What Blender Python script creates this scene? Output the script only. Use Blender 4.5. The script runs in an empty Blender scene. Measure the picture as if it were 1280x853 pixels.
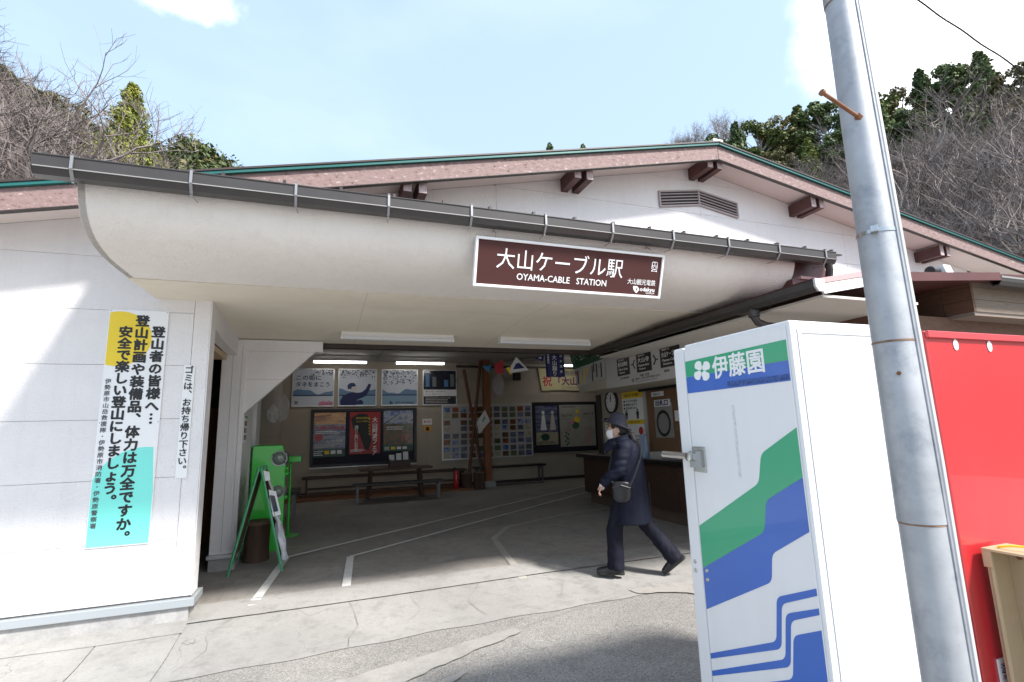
import bpy, bmesh, math, random
from mathutils import Matrix, Vector, noise
R = math.radians
sc = bpy.context.scene
col = sc.collection
random.seed(7)

# ------------------------------------------------------------------ camera
cam_d = bpy.data.cameras.new('camera')
cam = bpy.data.objects.new('camera', cam_d)
col.objects.link(cam)
cam_d.sensor_width = 36.0
cam_d.lens = 632.8 / 1280 * 36
cam_d.clip_start = 0.05
cam_d.clip_end = 3000
rt = Vector((0.9399458, -0.34005767, -0.02937114))
dn = Vector((0.03024484, 0.16869224, -0.98520464))
fw = Vector((0.33998108, 0.92515064, 0.16884656))
cam.matrix_world = Matrix(((rt.x, -dn.x, -fw.x, 0.0), (rt.y, -dn.y, -fw.y, 0.0), (rt.z, -dn.z, -fw.z, 1.52), (0, 0, 0, 1)))
sc.camera = cam

# ------------------------------------------------------------------ view, sun, sky
sc.view_settings.view_transform = 'Standard'
sc.view_settings.look = 'None'
sc.view_settings.gamma = 1
sc.view_settings.exposure = 1.36
SUN_EL, SUN_AZ = 46.8, 145.0          # azimuth clockwise from +Y
sd = Vector((math.sin(R(SUN_AZ)) * math.cos(R(SUN_EL)), math.cos(R(SUN_AZ)) * math.cos(R(SUN_EL)), math.sin(R(SUN_EL))))
sl = bpy.data.lights.new('sun', 'SUN')
sl.energy = 3.0
sl.angle = R(7.0)
sl.color = (1.0, 0.965, 0.91)
so = bpy.data.objects.new('sun', sl)
col.objects.link(so)
so.rotation_euler = (-sd).to_track_quat('-Z', 'Y').to_euler()

w = bpy.data.worlds.new('World')
sc.world = w
w.use_nodes = True
nt = w.node_tree
nt.nodes.clear()
out = nt.nodes.new('ShaderNodeOutputWorld')
bg = nt.nodes.new('ShaderNodeBackground')
sky = nt.nodes.new('ShaderNodeTexSky')
sky.sky_type = 'NISHITA'
sky.sun_disc = False
sky.sun_elevation = R(SUN_EL)
sky.sun_rotation = R(SUN_AZ)
sky.altitude = 400
sky.air_density = 1.0
sky.dust_density = 3.0
tc = nt.nodes.new('ShaderNodeTexCoord')
def wn(t, **k):
    n = nt.nodes.new(t)
    for a, b in k.items(): setattr(n, a, b)
    return n
def cloud_blob(direction, inner, outer, nscale, namt, zs=1.0):
    """soft edged cloud round a direction in the sky; returns a 0..1 socket"""
    d = Vector(direction).normalized()
    nz = wn('ShaderNodeTexNoise'); nz.inputs['Scale'].default_value = nscale; nz.inputs['Detail'].default_value = 7; nz.inputs['Roughness'].default_value = .58
    nt.links.new(tc.outputs['Generated'], nz.inputs['Vector'])
    sub = wn('ShaderNodeVectorMath', operation='SUBTRACT'); sub.inputs[1].default_value = d
    nt.links.new(tc.outputs['Generated'], sub.inputs[0])
    sx = wn('ShaderNodeVectorMath', operation='MULTIPLY'); sx.inputs[1].default_value = (1, 1, zs)
    nt.links.new(sub.outputs[0], sx.inputs[0])
    ln = wn('ShaderNodeVectorMath', operation='LENGTH'); nt.links.new(sx.outputs[0], ln.inputs[0])
    ad = wn('ShaderNodeMath', operation='MULTIPLY_ADD'); ad.inputs[1].default_value = namt
    nt.links.new(nz.outputs['Fac'], ad.inputs[0]); nt.links.new(ln.outputs['Value'], ad.inputs[2])
    mr = wn('ShaderNodeMapRange'); mr.interpolation_type = 'SMOOTHSTEP'
    mr.inputs['From Min'].default_value = inner + namt * .5; mr.inputs['From Max'].default_value = outer + namt * .5
    mr.inputs['To Min'].default_value = 1; mr.inputs['To Max'].default_value = 0
    nt.links.new(ad.outputs[0], mr.inputs['Value'])
    return mr.outputs['Result']
def mixc(fac, a, b):
    m = wn('ShaderNodeMix', data_type='RGBA')
    if isinstance(fac, float): m.inputs[0].default_value = fac
    else: nt.links.new(fac, m.inputs[0])
    if isinstance(a, tuple): m.inputs[6].default_value = a
    else: nt.links.new(a, m.inputs[6])
    if isinstance(b, tuple): m.inputs[7].default_value = b
    else: nt.links.new(b, m.inputs[7])
    return m.outputs[2]
c = mixc(0.45, sky.outputs[0], (4.4, 5.7, 7.0, 1))
# thin wispy cloud everywhere, a bank at the right and a small one high at the left
wz = wn('ShaderNodeTexNoise'); wz.inputs['Scale'].default_value = 2.2; wz.inputs['Detail'].default_value = 6
wmap = wn('ShaderNodeMapping'); wmap.inputs['Scale'].default_value = (1, 1, 2.5)
nt.links.new(tc.outputs['Generated'], wmap.inputs[0]); nt.links.new(wmap.outputs[0], wz.inputs['Vector'])
wr = wn('ShaderNodeMapRange'); wr.inputs['From Min'].default_value = .5; wr.inputs['From Max'].default_value = .8; wr.inputs['To Max'].default_value = .13
nt.links.new(wz.outputs['Fac'], wr.inputs['Value'])
c = mixc(wr.outputs[0], c, (7.5, 7.7, 7.9, 1))
c = mixc(cloud_blob((0.84, 0.235, 0.50), .17, .33, 6.0, .30), c, (10.5, 10.6, 10.7, 1))
c = mixc(cloud_blob((-0.245, 0.77, 0.665), .0, .085, 11.0, .20, 2.6), c, (8.6, 8.9, 9.1, 1))
nt.links.new(c, bg.inputs[0])
bg.inputs[1].default_value = 0.10
nt.links.new(bg.outputs[0], out.inputs[0])

# ------------------------------------------------------------------ helpers: meshes
TMP = bpy.data.scenes.new('tmp')
def evaluated(o):
    TMP.collection.objects.link(o); vl = TMP.view_layers[0]; vl.update()
    me = bpy.data.meshes.new_from_object(o.evaluated_get(vl.depsgraph))
    bpy.data.objects.remove(o); return me
class MB:
    def __init__(s): s.v = []; s.f = []; s.m = []
    def add(s, v, f, m=0):
        b = len(s.v); s.v += [tuple(p) for p in v]; s.f += [tuple(i + b for i in q) for q in f]; s.m += [m] * len(f); return s
    def box(s, x0, x1, y0, y1, z0, z1, m=0):
        v = [(x0,y0,z0),(x1,y0,z0),(x1,y1,z0),(x0,y1,z0),(x0,y0,z1),(x1,y0,z1),(x1,y1,z1),(x0,y1,z1)]
        return s.add(v, [(0,3,2,1),(4,5,6,7),(0,1,5,4),(1,2,6,5),(2,3,7,6),(3,0,4,7)], m)
    def prism(s, poly, axis, a, b, m=0):
        """polygon extruded from a to b; poly is (y,z) for axis x, (x,z) for y, (x,y) for z"""
        n = len(poly)
        def P(p, t): return (t, p[0], p[1]) if axis == 'x' else ((p[0], t, p[1]) if axis == 'y' else (p[0], p[1], t))
        v = [P(p, a) for p in poly] + [P(p, b) for p in poly]
        f = [tuple(range(n))[::-1], tuple(range(n, 2 * n))] + [(i, (i + 1) % n, n + (i + 1) % n, n + i) for i in range(n)]
        return s.add(v, f, m)
    def tube(s, pts, r, n=8, m=0, flat=1.0):
        pts = [Vector(p) for p in pts]; k = len(pts)
        rs = r if isinstance(r, (list, tuple)) else [r] * k
        v = []; prev = None
        for i, p in enumerate(pts):
            t = (pts[min(i + 1, k - 1)] - pts[max(i - 1, 0)]).normalized()
            if prev is None:
                a = Vector((0, 0, 1)) if abs(t.z) < .9 else Vector((1, 0, 0))
                u = t.cross(a).normalized()
            else:
                u = (prev - t * prev.dot(t)).normalized()
            prev = u; q = t.cross(u)
            for j in range(n):
                an = 2 * math.pi * j / n
                v.append(p + (u * math.cos(an) + q * math.sin(an) * flat) * rs[i])
        f = []
        for i in range(k - 1):
            for j in range(n):
                f.append((i*n+j, i*n+(j+1)%n, (i+1)*n+(j+1)%n, (i+1)*n+j))
        f.append(tuple(range(n))[::-1]); f.append(tuple((k-1)*n+j for j in range(n)))
        return s.add(v, f, m)
    def capsule(s, pts, rs, n=14, m=0):
        """tube with rounded ends"""
        pts = [Vector(p) for p in pts]
        d0 = (pts[0] - pts[1]).normalized(); d1 = (pts[-1] - pts[-2]).normalized()
        P = []; Q = []
        for a in (80, 55, 28): P.append(pts[0] + d0 * rs[0] * math.sin(R(a))); Q.append(rs[0] * math.cos(R(a)))
        P += pts; Q += list(rs)
        for a in (28, 55, 80): P.append(pts[-1] + d1 * rs[-1] * math.sin(R(a))); Q.append(rs[-1] * math.cos(R(a)))
        return s.tube(P, Q, n, m)
    def ell(s, c, r, nu=16, nv=10, m=0, rot=None):
        v = []; f = []
        M = rot or Matrix.Identity(3)
        for i in range(nv + 1):
            th = math.pi * i / nv
            for j in range(nu):
                ph = 2 * math.pi * j / nu
                p = Vector((r[0]*math.sin(th)*math.cos(ph), r[1]*math.sin(th)*math.sin(ph), r[2]*math.cos(th)))
                v.append(Vector(c) + M @ p)
        for i in range(nv):
            for j in range(nu):
                a, b, c2, d = i*nu+j, i*nu+(j+1)%nu, (i+1)*nu+(j+1)%nu, (i+1)*nu+j
                if i == 0: f.append((a, c2, d))
                elif i == nv - 1: f.append((a, b, d))
                else: f.append((a, b, c2, d)[::-1])
        return s.add(v, f, m)
    def loft(s, secs, m=0, cap=True):
        n = len(secs[0]); v = [p for q in secs for p in q]; f = []
        for i in range(len(secs) - 1):
            for j in range(n): f.append((i*n+j, i*n+(j+1)%n, (i+1)*n+(j+1)%n, (i+1)*n+j))
        if cap: f.append(tuple(range(n))[::-1]); f.append(tuple((len(secs)-1)*n+j for j in range(n)))
        return s.add(v, f, m)
    def lathe(s, prof, c=(0,0,0), n=24, m=0, axis='z'):
        secs = []
        for r, h in prof:
            ring = []
            for j in range(n):
                a = 2 * math.pi * j / n
                p = (r*math.cos(a), r*math.sin(a), h)
                if axis == 'y': p = (p[0], h, p[1])
                if axis == 'x': p = (h, p[0], p[1])
                ring.append((c[0]+p[0], c[1]+p[1], c[2]+p[2]))
            secs.append(ring)
        return s.loft(secs, m)
    def xf(s, M):
        s.v = [tuple(M @ Vector(p)) for p in s.v]; return s
    def build(s, name, mats, parent=None, smooth=False, local=False, bevel=0.0, kind=None, label=None):
        if not isinstance(mats, (list, tuple)): mats = [mats]
        o0 = Vector((0, 0, 0)) if (parent is None or local) else wpos(parent)
        me = bpy.data.meshes.new(name)
        me.from_pydata([(p[0]-o0.x, p[1]-o0.y, p[2]-o0.z) for p in s.v], [], s.f)
        for t in mats: me.materials.append(t)
        if len(mats) > 1: me.polygons.foreach_set('material_index', s.m)
        bm = bmesh.new(); bm.from_mesh(me); bmesh.ops.recalc_face_normals(bm, faces=bm.faces); bm.to_mesh(me); bm.free()
        if smooth:
            me.polygons.foreach_set('use_smooth', [True] * len(me.polygons))
            me.set_sharp_from_angle(angle=R(38))
        o = bpy.data.objects.new(name, me); col.objects.link(o)
        if parent: o.parent = parent
        if bevel:
            b = o.modifiers.new('bevel', 'BEVEL'); b.width = bevel; b.segments = 2; b.limit_method = 'ANGLE'; b.angle_limit = R(40)
        if kind: o['kind'] = kind
        if label: o['label'] = label
        return o
def wpos(o):
    p = Vector((0, 0, 0))
    while o: p += o.location; o = o.parent
    return p
def tag(o, label, cat, group=None):
    o['label'] = label; o['category'] = cat
    if group: o['group'] = group
    return o
def thing(name, label, cat, loc=(0, 0, 0), group=None, rz=0):
    o = bpy.data.objects.new(name, None); col.objects.link(o)
    o.location = loc; o.rotation_euler = (0, 0, rz); o.empty_display_size = .1
    return tag(o, label, cat, group)
def copy_tree(o, parent=None):
    c = o.copy(); col.objects.link(c); c.parent = parent
    for ch in list(o.children): copy_tree(ch, c)
    return c
def box(name, m, b, parent=None, **k): return MB().box(*b).build(name, m, parent, **k)

def fuse(name, mb, voxel, m, parent=None, smooth=2, disp=None):
    """closed overlapping volumes melted into one continuous surface"""
    t = mb.build(name + '_tmp', m); col.objects.unlink(t)
    r = t.modifiers.new('r', 'REMESH'); r.mode = 'VOXEL'; r.voxel_size = voxel; r.use_smooth_shade = True
    if smooth:
        q = t.modifiers.new('s', 'SMOOTH'); q.factor = .5; q.iterations = smooth
    me = evaluated(t); me.name = name
    if disp:
        nn = [v.normal.copy() for v in me.vertices]; cc = [v.co.copy() for v in me.vertices]
        me.vertices.foreach_set('co', [x for c_, n_ in zip(cc, nn) for x in (c_ + n_*disp(c_))])
    me.polygons.foreach_set('use_smooth', [True] * len(me.polygons))
    if parent:
        o0 = wpos(parent)
        me.transform(Matrix.Translation(-o0))
    o = bpy.data.objects.new(name, me); col.objects.link(o)
    if parent: o.parent = parent
    return o

def frame_of(org, xa, ya):
    xa = Vector(xa).normalized(); za = xa.cross(Vector(ya)).normalized(); ya = za.cross(xa)
    M = Matrix((xa, ya, za)).transposed().to_4x4(); M.translation = Vector(org); return M
def text(body, size, m, parent, org, xa=(1,0,0), ya=(0,0,1), bold=0.0, ext=.001, align='LEFT', sx=1.0, name='lettering', width=None, line=1.0, label=None):
    """letters as a thin raised mesh; org is the baseline start, xa reading direction, ya up"""
    c = bpy.data.curves.new('t', 'FONT'); c.body = body; c.size = size; c.extrude = ext
    c.align_x = align; c.resolution_u = 2; c.space_line = line
    t = bpy.data.objects.new('t', c)
    me = evaluated(t); me.name = name; bpy.data.curves.remove(c)
    if bold > 0:      # heavier strokes: the same letters again a hair's breadth aside
        V0 = [v.co.copy() for v in me.vertices]; F0 = [tuple(p.vertices) for p in me.polygons]; V = []; F = []
        for q, (dx, dy) in enumerate(((0,0),(1,0),(-1,0),(0,1),(0,-1),(.7,.7),(-.7,.7),(.7,-.7),(-.7,-.7))):
            b0 = len(V); V += [v + Vector((dx*bold, dy*bold, -q*.00006)) for v in V0]; F += [tuple(i+b0 for i in f) for f in F0]
        me = bpy.data.meshes.new(name); me.from_pydata(V, [], F)
    xs = [v.co.x for v in me.vertices] or [0]
    if width: sx = width / max(1e-6, (max(xs) - min(xs)))
    M = frame_of(org, xa, ya)
    o0 = wpos(parent) if parent else Vector((0,0,0))
    for v in me.vertices: v.co = M @ Vector((v.co.x * sx, v.co.y, v.co.z + ext)) - o0
    me.materials.clear(); me.materials.append(m)
    o = bpy.data.objects.new(name, me); col.objects.link(o); o.parent = parent
    if label: o['label'] = label
    return o
def vtext(body, size, m, parent, org, xa, ya, bold=0.0, pitch=1.0, name='lettering', ext=.001):
    """vertical line of characters, top to bottom; org is the top centre"""
    return text('\n'.join(body), size, m, parent, Vector(org) - Vector(ya).normalized() * size * .85, xa, ya, bold=bold, align='CENTER', line=pitch, name=name, ext=ext)

# ------------------------------------------------------------------ helpers: materials
MATS = {}
def mat(name, color, rough=.6, metal=0.0, var=0.0, vscale=3.0, bump=0.0, bscale=40.0, stain=None, sscale=1.5, samt=.5, emit=None, spec=.5, coat=0.0, alpha=1.0, bdist=.01, trans=0.0, stretch=(1,1,1), objvar=0.0, streak=0.0, scol=(.35,.31,.27)):
    if name in MATS: return MATS[name]
    m = bpy.data.materials.new(name); m.use_nodes = True
    T = m.node_tree; b = T.nodes['Principled BSDF']
    L = T.links.new
    def N(t): return T.nodes.new(t)
    col4 = (*color, 1)
    tcn = N('ShaderNodeTexCoord'); mp = N('ShaderNodeMapping'); mp.inputs['Scale'].default_value = stretch
    L(tcn.outputs['Object'], mp.inputs[0]); vec = mp.outputs[0]
    cur = None
    def mixn(fac, a, bb, blend='MIX'):
        x = N('ShaderNodeMix'); x.data_type = 'RGBA'; x.blend_type = blend
        if isinstance(fac, (int, float)): x.inputs[0].default_value = fac
        else: L(fac, x.inputs[0])
        for i, s in ((6, a), (7, bb)):
            if isinstance(s, tuple): x.inputs[i].default_value = s
            else: L(s, x.inputs[i])
        return x.outputs[2]
    cur = col4
    if var:
        nz = N('ShaderNodeTexNoise'); nz.inputs['Scale'].default_value = vscale; nz.inputs['Detail'].default_value = 6; nz.inputs['Roughness'].default_value = .6
        L(vec, nz.inputs['Vector'])
        mr = N('ShaderNodeMapRange'); mr.inputs['From Min'].default_value = .3; mr.inputs['From Max'].default_value = .7
        L(nz.outputs['Fac'], mr.inputs['Value'])
        cur = mixn(mr.outputs[0], tuple(x*(1-var) for x in color)+(1,), tuple(min(1, x*(1+var*.7)) for x in color)+(1,))
    if objvar:
        oi = N('ShaderNodeObjectInfo'); hv = N('ShaderNodeHueSaturation')
        mr = N('ShaderNodeMapRange'); mr.inputs['To Min'].default_value = 1-objvar; mr.inputs['To Max'].default_value = 1+objvar
        L(oi.outputs['Random'], mr.inputs['Value']); L(mr.outputs[0], hv.inputs['Value'])
        if isinstance(cur, tuple): hv.inputs['Color'].default_value = cur
        else: L(cur, hv.inputs['Color'])
        cur = hv.outputs[0]
    if stain:
        nz = N('ShaderNodeTexNoise'); nz.inputs['Scale'].default_value = sscale; nz.inputs['Detail'].default_value = 8; nz.inputs['Roughness'].default_value = .7
        L(vec, nz.inputs['Vector'])
        mr = N('ShaderNodeMapRange'); mr.inputs['From Min'].default_value = .5; mr.inputs['From Max'].default_value = .75; mr.inputs['To Max'].default_value = samt
        L(nz.outputs['Fac'], mr.inputs['Value'])
        cur = mixn(mr.outputs[0], cur, (*stain, 1))
    if streak:
        m2 = N('ShaderNodeMapping'); m2.inputs['Scale'].default_value = (7, 7, .45); L(tcn.outputs['Object'], m2.inputs[0])
        nz = N('ShaderNodeTexNoise'); nz.inputs['Scale'].default_value = 1.6; nz.inputs['Detail'].default_value = 7; nz.inputs['Roughness'].default_value = .65
        L(m2.outputs[0], nz.inputs['Vector'])
        mr = N('ShaderNodeMapRange'); mr.inputs['From Min'].default_value = .5; mr.inputs['From Max'].default_value = .78; mr.inputs['To Max'].default_value = streak
        L(nz.outputs['Fac'], mr.inputs['Value'])
        cur = mixn(mr.outputs[0], cur, (*scol, 1))
    if isinstance(cur, tuple): b.inputs['Base Color'].default_value = cur
    else: L(cur, b.inputs['Base Color'])
    b.inputs['Roughness'].default_value = rough; b.inputs['Metallic'].default_value = metal
    b.inputs['Specular IOR Level'].default_value = spec
    b.inputs['Coat Weight'].default_value = coat
    b.inputs['Alpha'].default_value = alpha
    b.inputs['Transmission Weight'].default_value = trans
    if emit: b.inputs['Emission Color'].default_value = (*emit[0], 1); b.inputs['Emission Strength'].default_value = emit[1]
    if bump:
        nz = N('ShaderNodeTexNoise'); nz.inputs['Scale'].default_value = bscale; nz.inputs['Detail'].default_value = 4
        L(vec, nz.inputs['Vector'])
        bp = N('ShaderNodeBump'); bp.inputs['Strength'].default_value = bump; bp.inputs['Distance'].default_value = bdist
        L(nz.outputs['Fac'], bp.inputs['Height']); L(bp.outputs[0], b.inputs['Normal'])
    MATS[name] = m
    return m

siding = mat('stucco_siding', (.80, .775, .775), .75, streak=.09, var=.05, vscale=1.2, bdist=.016, bump=.6, bscale=55, stain=(.55,.51,.47), sscale=1.1, samt=.07, stretch=(1,1,1.6))
fascia_st = mat('canopy_stucco', (.80, .755, .715), .8, streak=.13, var=.03, vscale=1.5, bump=.7, bscale=60, bdist=.012, stain=(.48,.43,.38), sscale=1.3, samt=.12)
soffit_m = mat('soffit_board', (.76, .70, .59), .85, var=.05, vscale=1.2, bump=.15, bscale=90, stain=(.42,.35,.27), sscale=.9, samt=.25)
eave_m = mat('eave_board', (.74, .65, .62), .8, var=.05, vscale=1.0, bump=.1, bscale=90)
inner_wall = mat('inner_wall_board', (.41, .36, .29), .8, var=.06, vscale=1.2, bump=.15, bscale=60)
inner_ceil = mat('inner_ceiling_board', (.55, .53, .50), .85, var=.05, vscale=1)
brown_metal = mat('dark_brown_metal', (.045, .032, .028), .45, var=.2, vscale=6)
grey_gutter = mat('gutter_plastic', (.045, .040, .038), .38, var=.15, vscale=5)
galv = mat('galvanised_steel', (.40, .415, .44), .5, .35, var=.16, vscale=9, bump=.08, bscale=15, stain=(.21,.23,.275), sscale=10, samt=.8)
steel = mat('stainless_steel', (.48, .48, .48), .25, 1.0, var=.08, vscale=20)
alu = mat('aluminium', (.70, .70, .70), .35, .6)
sign_brown = mat('sign_brown', (.070, .026, .024), .6, spec=.2)
white_paint = mat('white_paint', (.80, .80, .80), .4)
white_print = mat('white_print', (.85, .85, .85), .5)
black_print = mat('black_print', (.012, .012, .014), .5)
grey_print = mat('grey_print', (.22, .22, .24), .5)
green_edge = mat('green_roof_metal', (.010, .115, .105), .4, var=.15, vscale=3)
roof_m = mat('roof_sheet', (.02, .12, .11), .5, var=.2, vscale=2)
redbrown = mat('red_brown_sheet', (.095, .030, .028), .45, var=.15, vscale=4)
floor_white = mat('worn_floor_paint', (.74, .73, .71), .7, var=.08, vscale=8, stain=(.42,.40,.37), sscale=14, samt=.6)
timber = mat('orange_timber', (.27, .10, .035), .6, var=.25, vscale=3, stretch=(6,6,.7), bump=.1, bscale=20)
dark_timber = mat('dark_timber', (.055, .028, .017), .55, var=.3, vscale=3, stretch=(1,6,6))
green_mach = mat('green_enamel', (.03, .50, .035), .3, coat=.4, var=.04, vscale=3)
aframe_green = mat('green_frame_paint', (.10, .40, .20), .5, var=.15, vscale=12)
cabinet_white = mat('cabinet_white', (.78, .78, .79), .35, streak=.12, scol=(.5,.48,.45), coat=.2, var=.02, vscale=2, stain=(.62,.62,.62), sscale=2.5, samt=.12)
logo_green = mat('logo_green', (.025, .36, .18), .35, coat=.3)
logo_blue = mat('logo_blue', (.035, .13, .50), .35, coat=.3, var=.06, vscale=4)
red_m = mat('red_enamel', (.47, .022, .028), .33, streak=.35, scol=(.42,.03,.035), coat=.5, var=.06, vscale=1.5, stretch=(3,3,.5))
beige = mat('beige_paint', (.45, .34, .21), .5, var=.08, vscale=4, stain=(.3,.2,.12), sscale=8, samt=.4)
rust = mat('rust', (.22, .09, .04), .8, var=.3, vscale=15)
lamp_off = mat('unlit_lamp_white', (.70, .71, .74), .4)
lamp_on = mat('lit_tube', (1, 1, 1), .4, emit=((1, .97, .95), 4.0))
plastic = mat('clear_plastic', (.75, .75, .78), .15, alpha=.28)
navy = mat('navy_print', (.02, .03, .14), .5)
yellow_print = mat('yellow_print', (.85, .62, .03), .5)
cyan_print = mat('mint_print', (.22, .80, .70), .5)
glass = mat('tinted_glass', (.03, .035, .035), .06, spec=.8)

def peel_mat():
    m = bpy.data.materials.new('peeling_mauve_paint'); m.use_nodes = True
    T = m.node_tree; b = T.nodes['Principled BSDF']; L = T.links.new
    t = T.nodes.new('ShaderNodeTexCoord')
    mp = T.nodes.new('ShaderNodeMapping'); mp.inputs['Scale'].default_value = (1.2, 1, 2.2); L(t.outputs['Object'], mp.inputs[0])
    n = T.nodes.new('ShaderNodeTexNoise'); n.inputs['Scale'].default_value = 13; n.inputs['Detail'].default_value = 9; n.inputs['Roughness'].default_value = .7
    L(mp.outputs[0], n.inputs['Vector'])
    cr = T.nodes.new('ShaderNodeValToRGB'); e = cr.color_ramp.elements
    e[0].position = .36; e[0].color = (.07, .035, .03, 1); e[1].position = .41; e[1].color = (.205, .135, .128, 1)
    x = e.new(.60); x.color = (.25, .172, .163, 1); y = e.new(.64); y.color = (.46, .38, .35, 1)
    L(n.outputs['Fac'], cr.inputs[0]); L(cr.outputs[0], b.inputs['Base Color']); b.inputs['Roughness'].default_value = .75
    bp = T.nodes.new('ShaderNodeBump'); bp.inputs['Strength'].default_value = .6; bp.inputs['Distance'].default_value = .01
    L(n.outputs['Fac'], bp.inputs['Height']); L(bp.outputs[0], b.inputs['Normal'])
    return m
peel = peel_mat()

def concrete_mat(name, c1, c2, crack=.0, cscale=.9, speck=0.0, spscale=120, bump=.3, bs=60, big=.6):
    m = bpy.data.materials.new(name); m.use_nodes = True
    T = m.node_tree; b = T.nodes['Principled BSDF']; L = T.links.new; N = T.nodes.new
    t = N('ShaderNodeTexCoord'); V = t.outputs['Object']
    def noise_(s, d=6, r=.6):
        n = N('ShaderNodeTexNoise'); n.inputs['Scale'].default_value = s; n.inputs['Detail'].default_value = d; n.inputs['Roughness'].default_value = r; L(V, n.inputs['Vector']); return n
    def mr_(s, a, bb, c=0, d=1):
        q = N('ShaderNodeMapRange'); q.inputs['From Min'].default_value = a; q.inputs['From Max'].default_value = bb; q.inputs['To Min'].default_value = c; q.inputs['To Max'].default_value = d; L(s, q.inputs['Value']); return q.outputs[0]
    def mx(f, a, bb, blend='MIX'):
        x = N('ShaderNodeMix'); x.data_type = 'RGBA'; x.blend_type = blend
        if isinstance(f, float): x.inputs[0].default_value = f
        else: L(f, x.inputs[0])
        for i, s in ((6, a), (7, bb)):
            if isinstance(s, tuple): x.inputs[i].default_value = s
            else: L(s, x.inputs[i])
        return x.outputs[2]
    n1 = noise_(big, 8, .65)
    cur = mx(mr_(n1.outputs['Fac'], .35, .65), (*c1, 1), (*c2, 1))
    n2 = noise_(7, 8, .7)
    cur = mx(mr_(n2.outputs['Fac'], .50, .72, 0, .6), cur, tuple(x*.6 for x in c1)+(1,))
    n4 = noise_(2.1, 9, .75)
    cur = mx(mr_(n4.outputs['Fac'], .54, .70, 0, .45), cur, tuple(x*.62 for x in c1)+(1,))
    n3 = noise_(45, 3, .7)
    cur = mx(mr_(n3.outputs['Fac'], .3, .7, .0, .35), cur, tuple(x*.72 for x in c1)+(1,))
    H = n3.outputs['Fac']
    if speck:
        vo = N('ShaderNodeTexVoronoi'); vo.inputs['Scale'].default_value = spscale; L(V, vo.inputs['Vector'])
        sep = N('ShaderNodeSeparateColor'); L(vo.outputs['Color'], sep.inputs[0])
        cur = mx(mr_(sep.outputs[0], .15, .85, 0, 1), mx(speck, cur, (.03,.03,.03,1)), mx(speck*.9, cur, (.75,.72,.66,1)))
    if crack:
        nd = noise_(2.2, 4, .6)
        ad = N('ShaderNodeVectorMath'); ad.operation = 'MULTIPLY_ADD'; ad.inputs[1].default_value = (.55,.55,.55)
        L(nd.outputs['Color'], ad.inputs[0]); L(V, ad.inputs[2])
        vo = N('ShaderNodeTexVoronoi'); vo.feature = 'DISTANCE_TO_EDGE'; vo.inputs['Scale'].default_value = cscale; L(ad.outputs[0], vo.inputs['Vector'])
        mk = noise_(.8, 2, .5)
        ck = N('ShaderNodeMath'); ck.operation = 'MULTIPLY'
        L(mr_(vo.outputs['Distance'], .0, .0045*cscale, 1, 0), ck.inputs[0]); L(mr_(mk.outputs['Fac'], .45, .6, 0, crack), ck.inputs[1])
        cur = mx(ck.outputs[0], cur, tuple(x*.45 for x in c1)+(1,))
    L(cur, b.inputs['Base Color']); b.inputs['Roughness'].default_value = .85; b.inputs['Specular IOR Level'].default_value = .3
    bp = N('ShaderNodeBump'); bp.inputs['Strength'].default_value = bump; bp.inputs['Distance'].default_value = .006
    nb = noise_(bs, 4, .7); L(nb.outputs['Fac'], bp.inputs['Height']); L(bp.outputs[0], b.inputs['Normal'])
    return m
floor_m = concrete_mat('hall_concrete', (.27, .25, .228), (.40, .375, .345), crack=.75, cscale=.55, bump=.25)
apron_m = concrete_mat('apron_concrete', (.285, .275, .262), (.385, .373, .355), crack=.7, cscale=1.3, bump=.3)
strip_m = concrete_mat('pale_strip_concrete', (.30, .29, .275), (.39, .378, .36), crack=.4, cscale=.9, bump=.2)
patch_m = concrete_mat('mortar_patch', (.31, .295, .275), (.40, .38, .355), crack=.3, cscale=2, bump=.3)
asph_m = concrete_mat('worn_asphalt', (.22, .21, .20), (.33, .315, .295), crack=.7, cscale=.7, speck=.26, spscale=165, bump=1.0, bs=120, big=.9)
found_m = concrete_mat('foundation_concrete', (.34, .33, .32), (.47, .455, .445), crack=.2, cscale=1.5, bump=.2, big=2)
soil_m = concrete_mat('forest_floor', (.055, .047, .032), (.10, .085, .055), bump=1, bs=2, big=.2)
# ------------------------------------------------------------------ ground
def sm(t): t = max(0, min(1, t)); return t*t*(3-2*t)
def gz(x, y):
    amp = .10 - .05 * sm(x / 2.5)
    return -amp * sm((5.7 - y) / 1.1) - .02 * sm((4.0 - y) / 4)
def sheet(name, x0, x1, y0, y1, lift, m, nx=30, ny=12, edge=None, label=None, zf=gz, parent=None, x0f=None):
    v = []; f = []
    for j in range(ny + 1):
        for i in range(nx + 1):
            u, t = i / nx, j / ny
            x = x0 + (x1 - x0) * u; y = y0 + (y1 - y0) * t
            if edge: y = edge(x, t, y)
            v.append((x, y, zf(x, y) + lift))
    for j in range(ny):
        for i in range(nx):
            a = j*(nx+1)+i; f.append((a, a+1, a+nx+2, a+nx+1))
    o = MB().add(v, f).build(name, m, parent, smooth=True)
    if parent is None: o['kind'] = 'structure'
    return o
g = MB().add([(-900,-900,-.45),(900,-900,-.45),(900,900,-.45),(-900,900,-.45)], [(0,1,2,3)]).build('ground', concrete_mat('pale_ground', (.26,.25,.23), (.36,.34,.31), big=.15)); g['kind'] = 'structure'
sheet('road', -16, 16, -14, 5.4, 0, asph_m, 240, 150)
sheet('station_floor', -1.3, 10.0, 5.55, 14.1, 0, floor_m, 20, 20)
sheet('hall_side_floor', -4.5, -1.3, 5.5, 9.0, 0, floor_m, 4, 4)
def e1(x, t, y):      # apron: ragged outer edge, straight inner edge
    return (4.36 + .03*math.sin(x*2.1) + .015*math.sin(x*9)) * (1-t) + 5.27 * t
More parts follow.
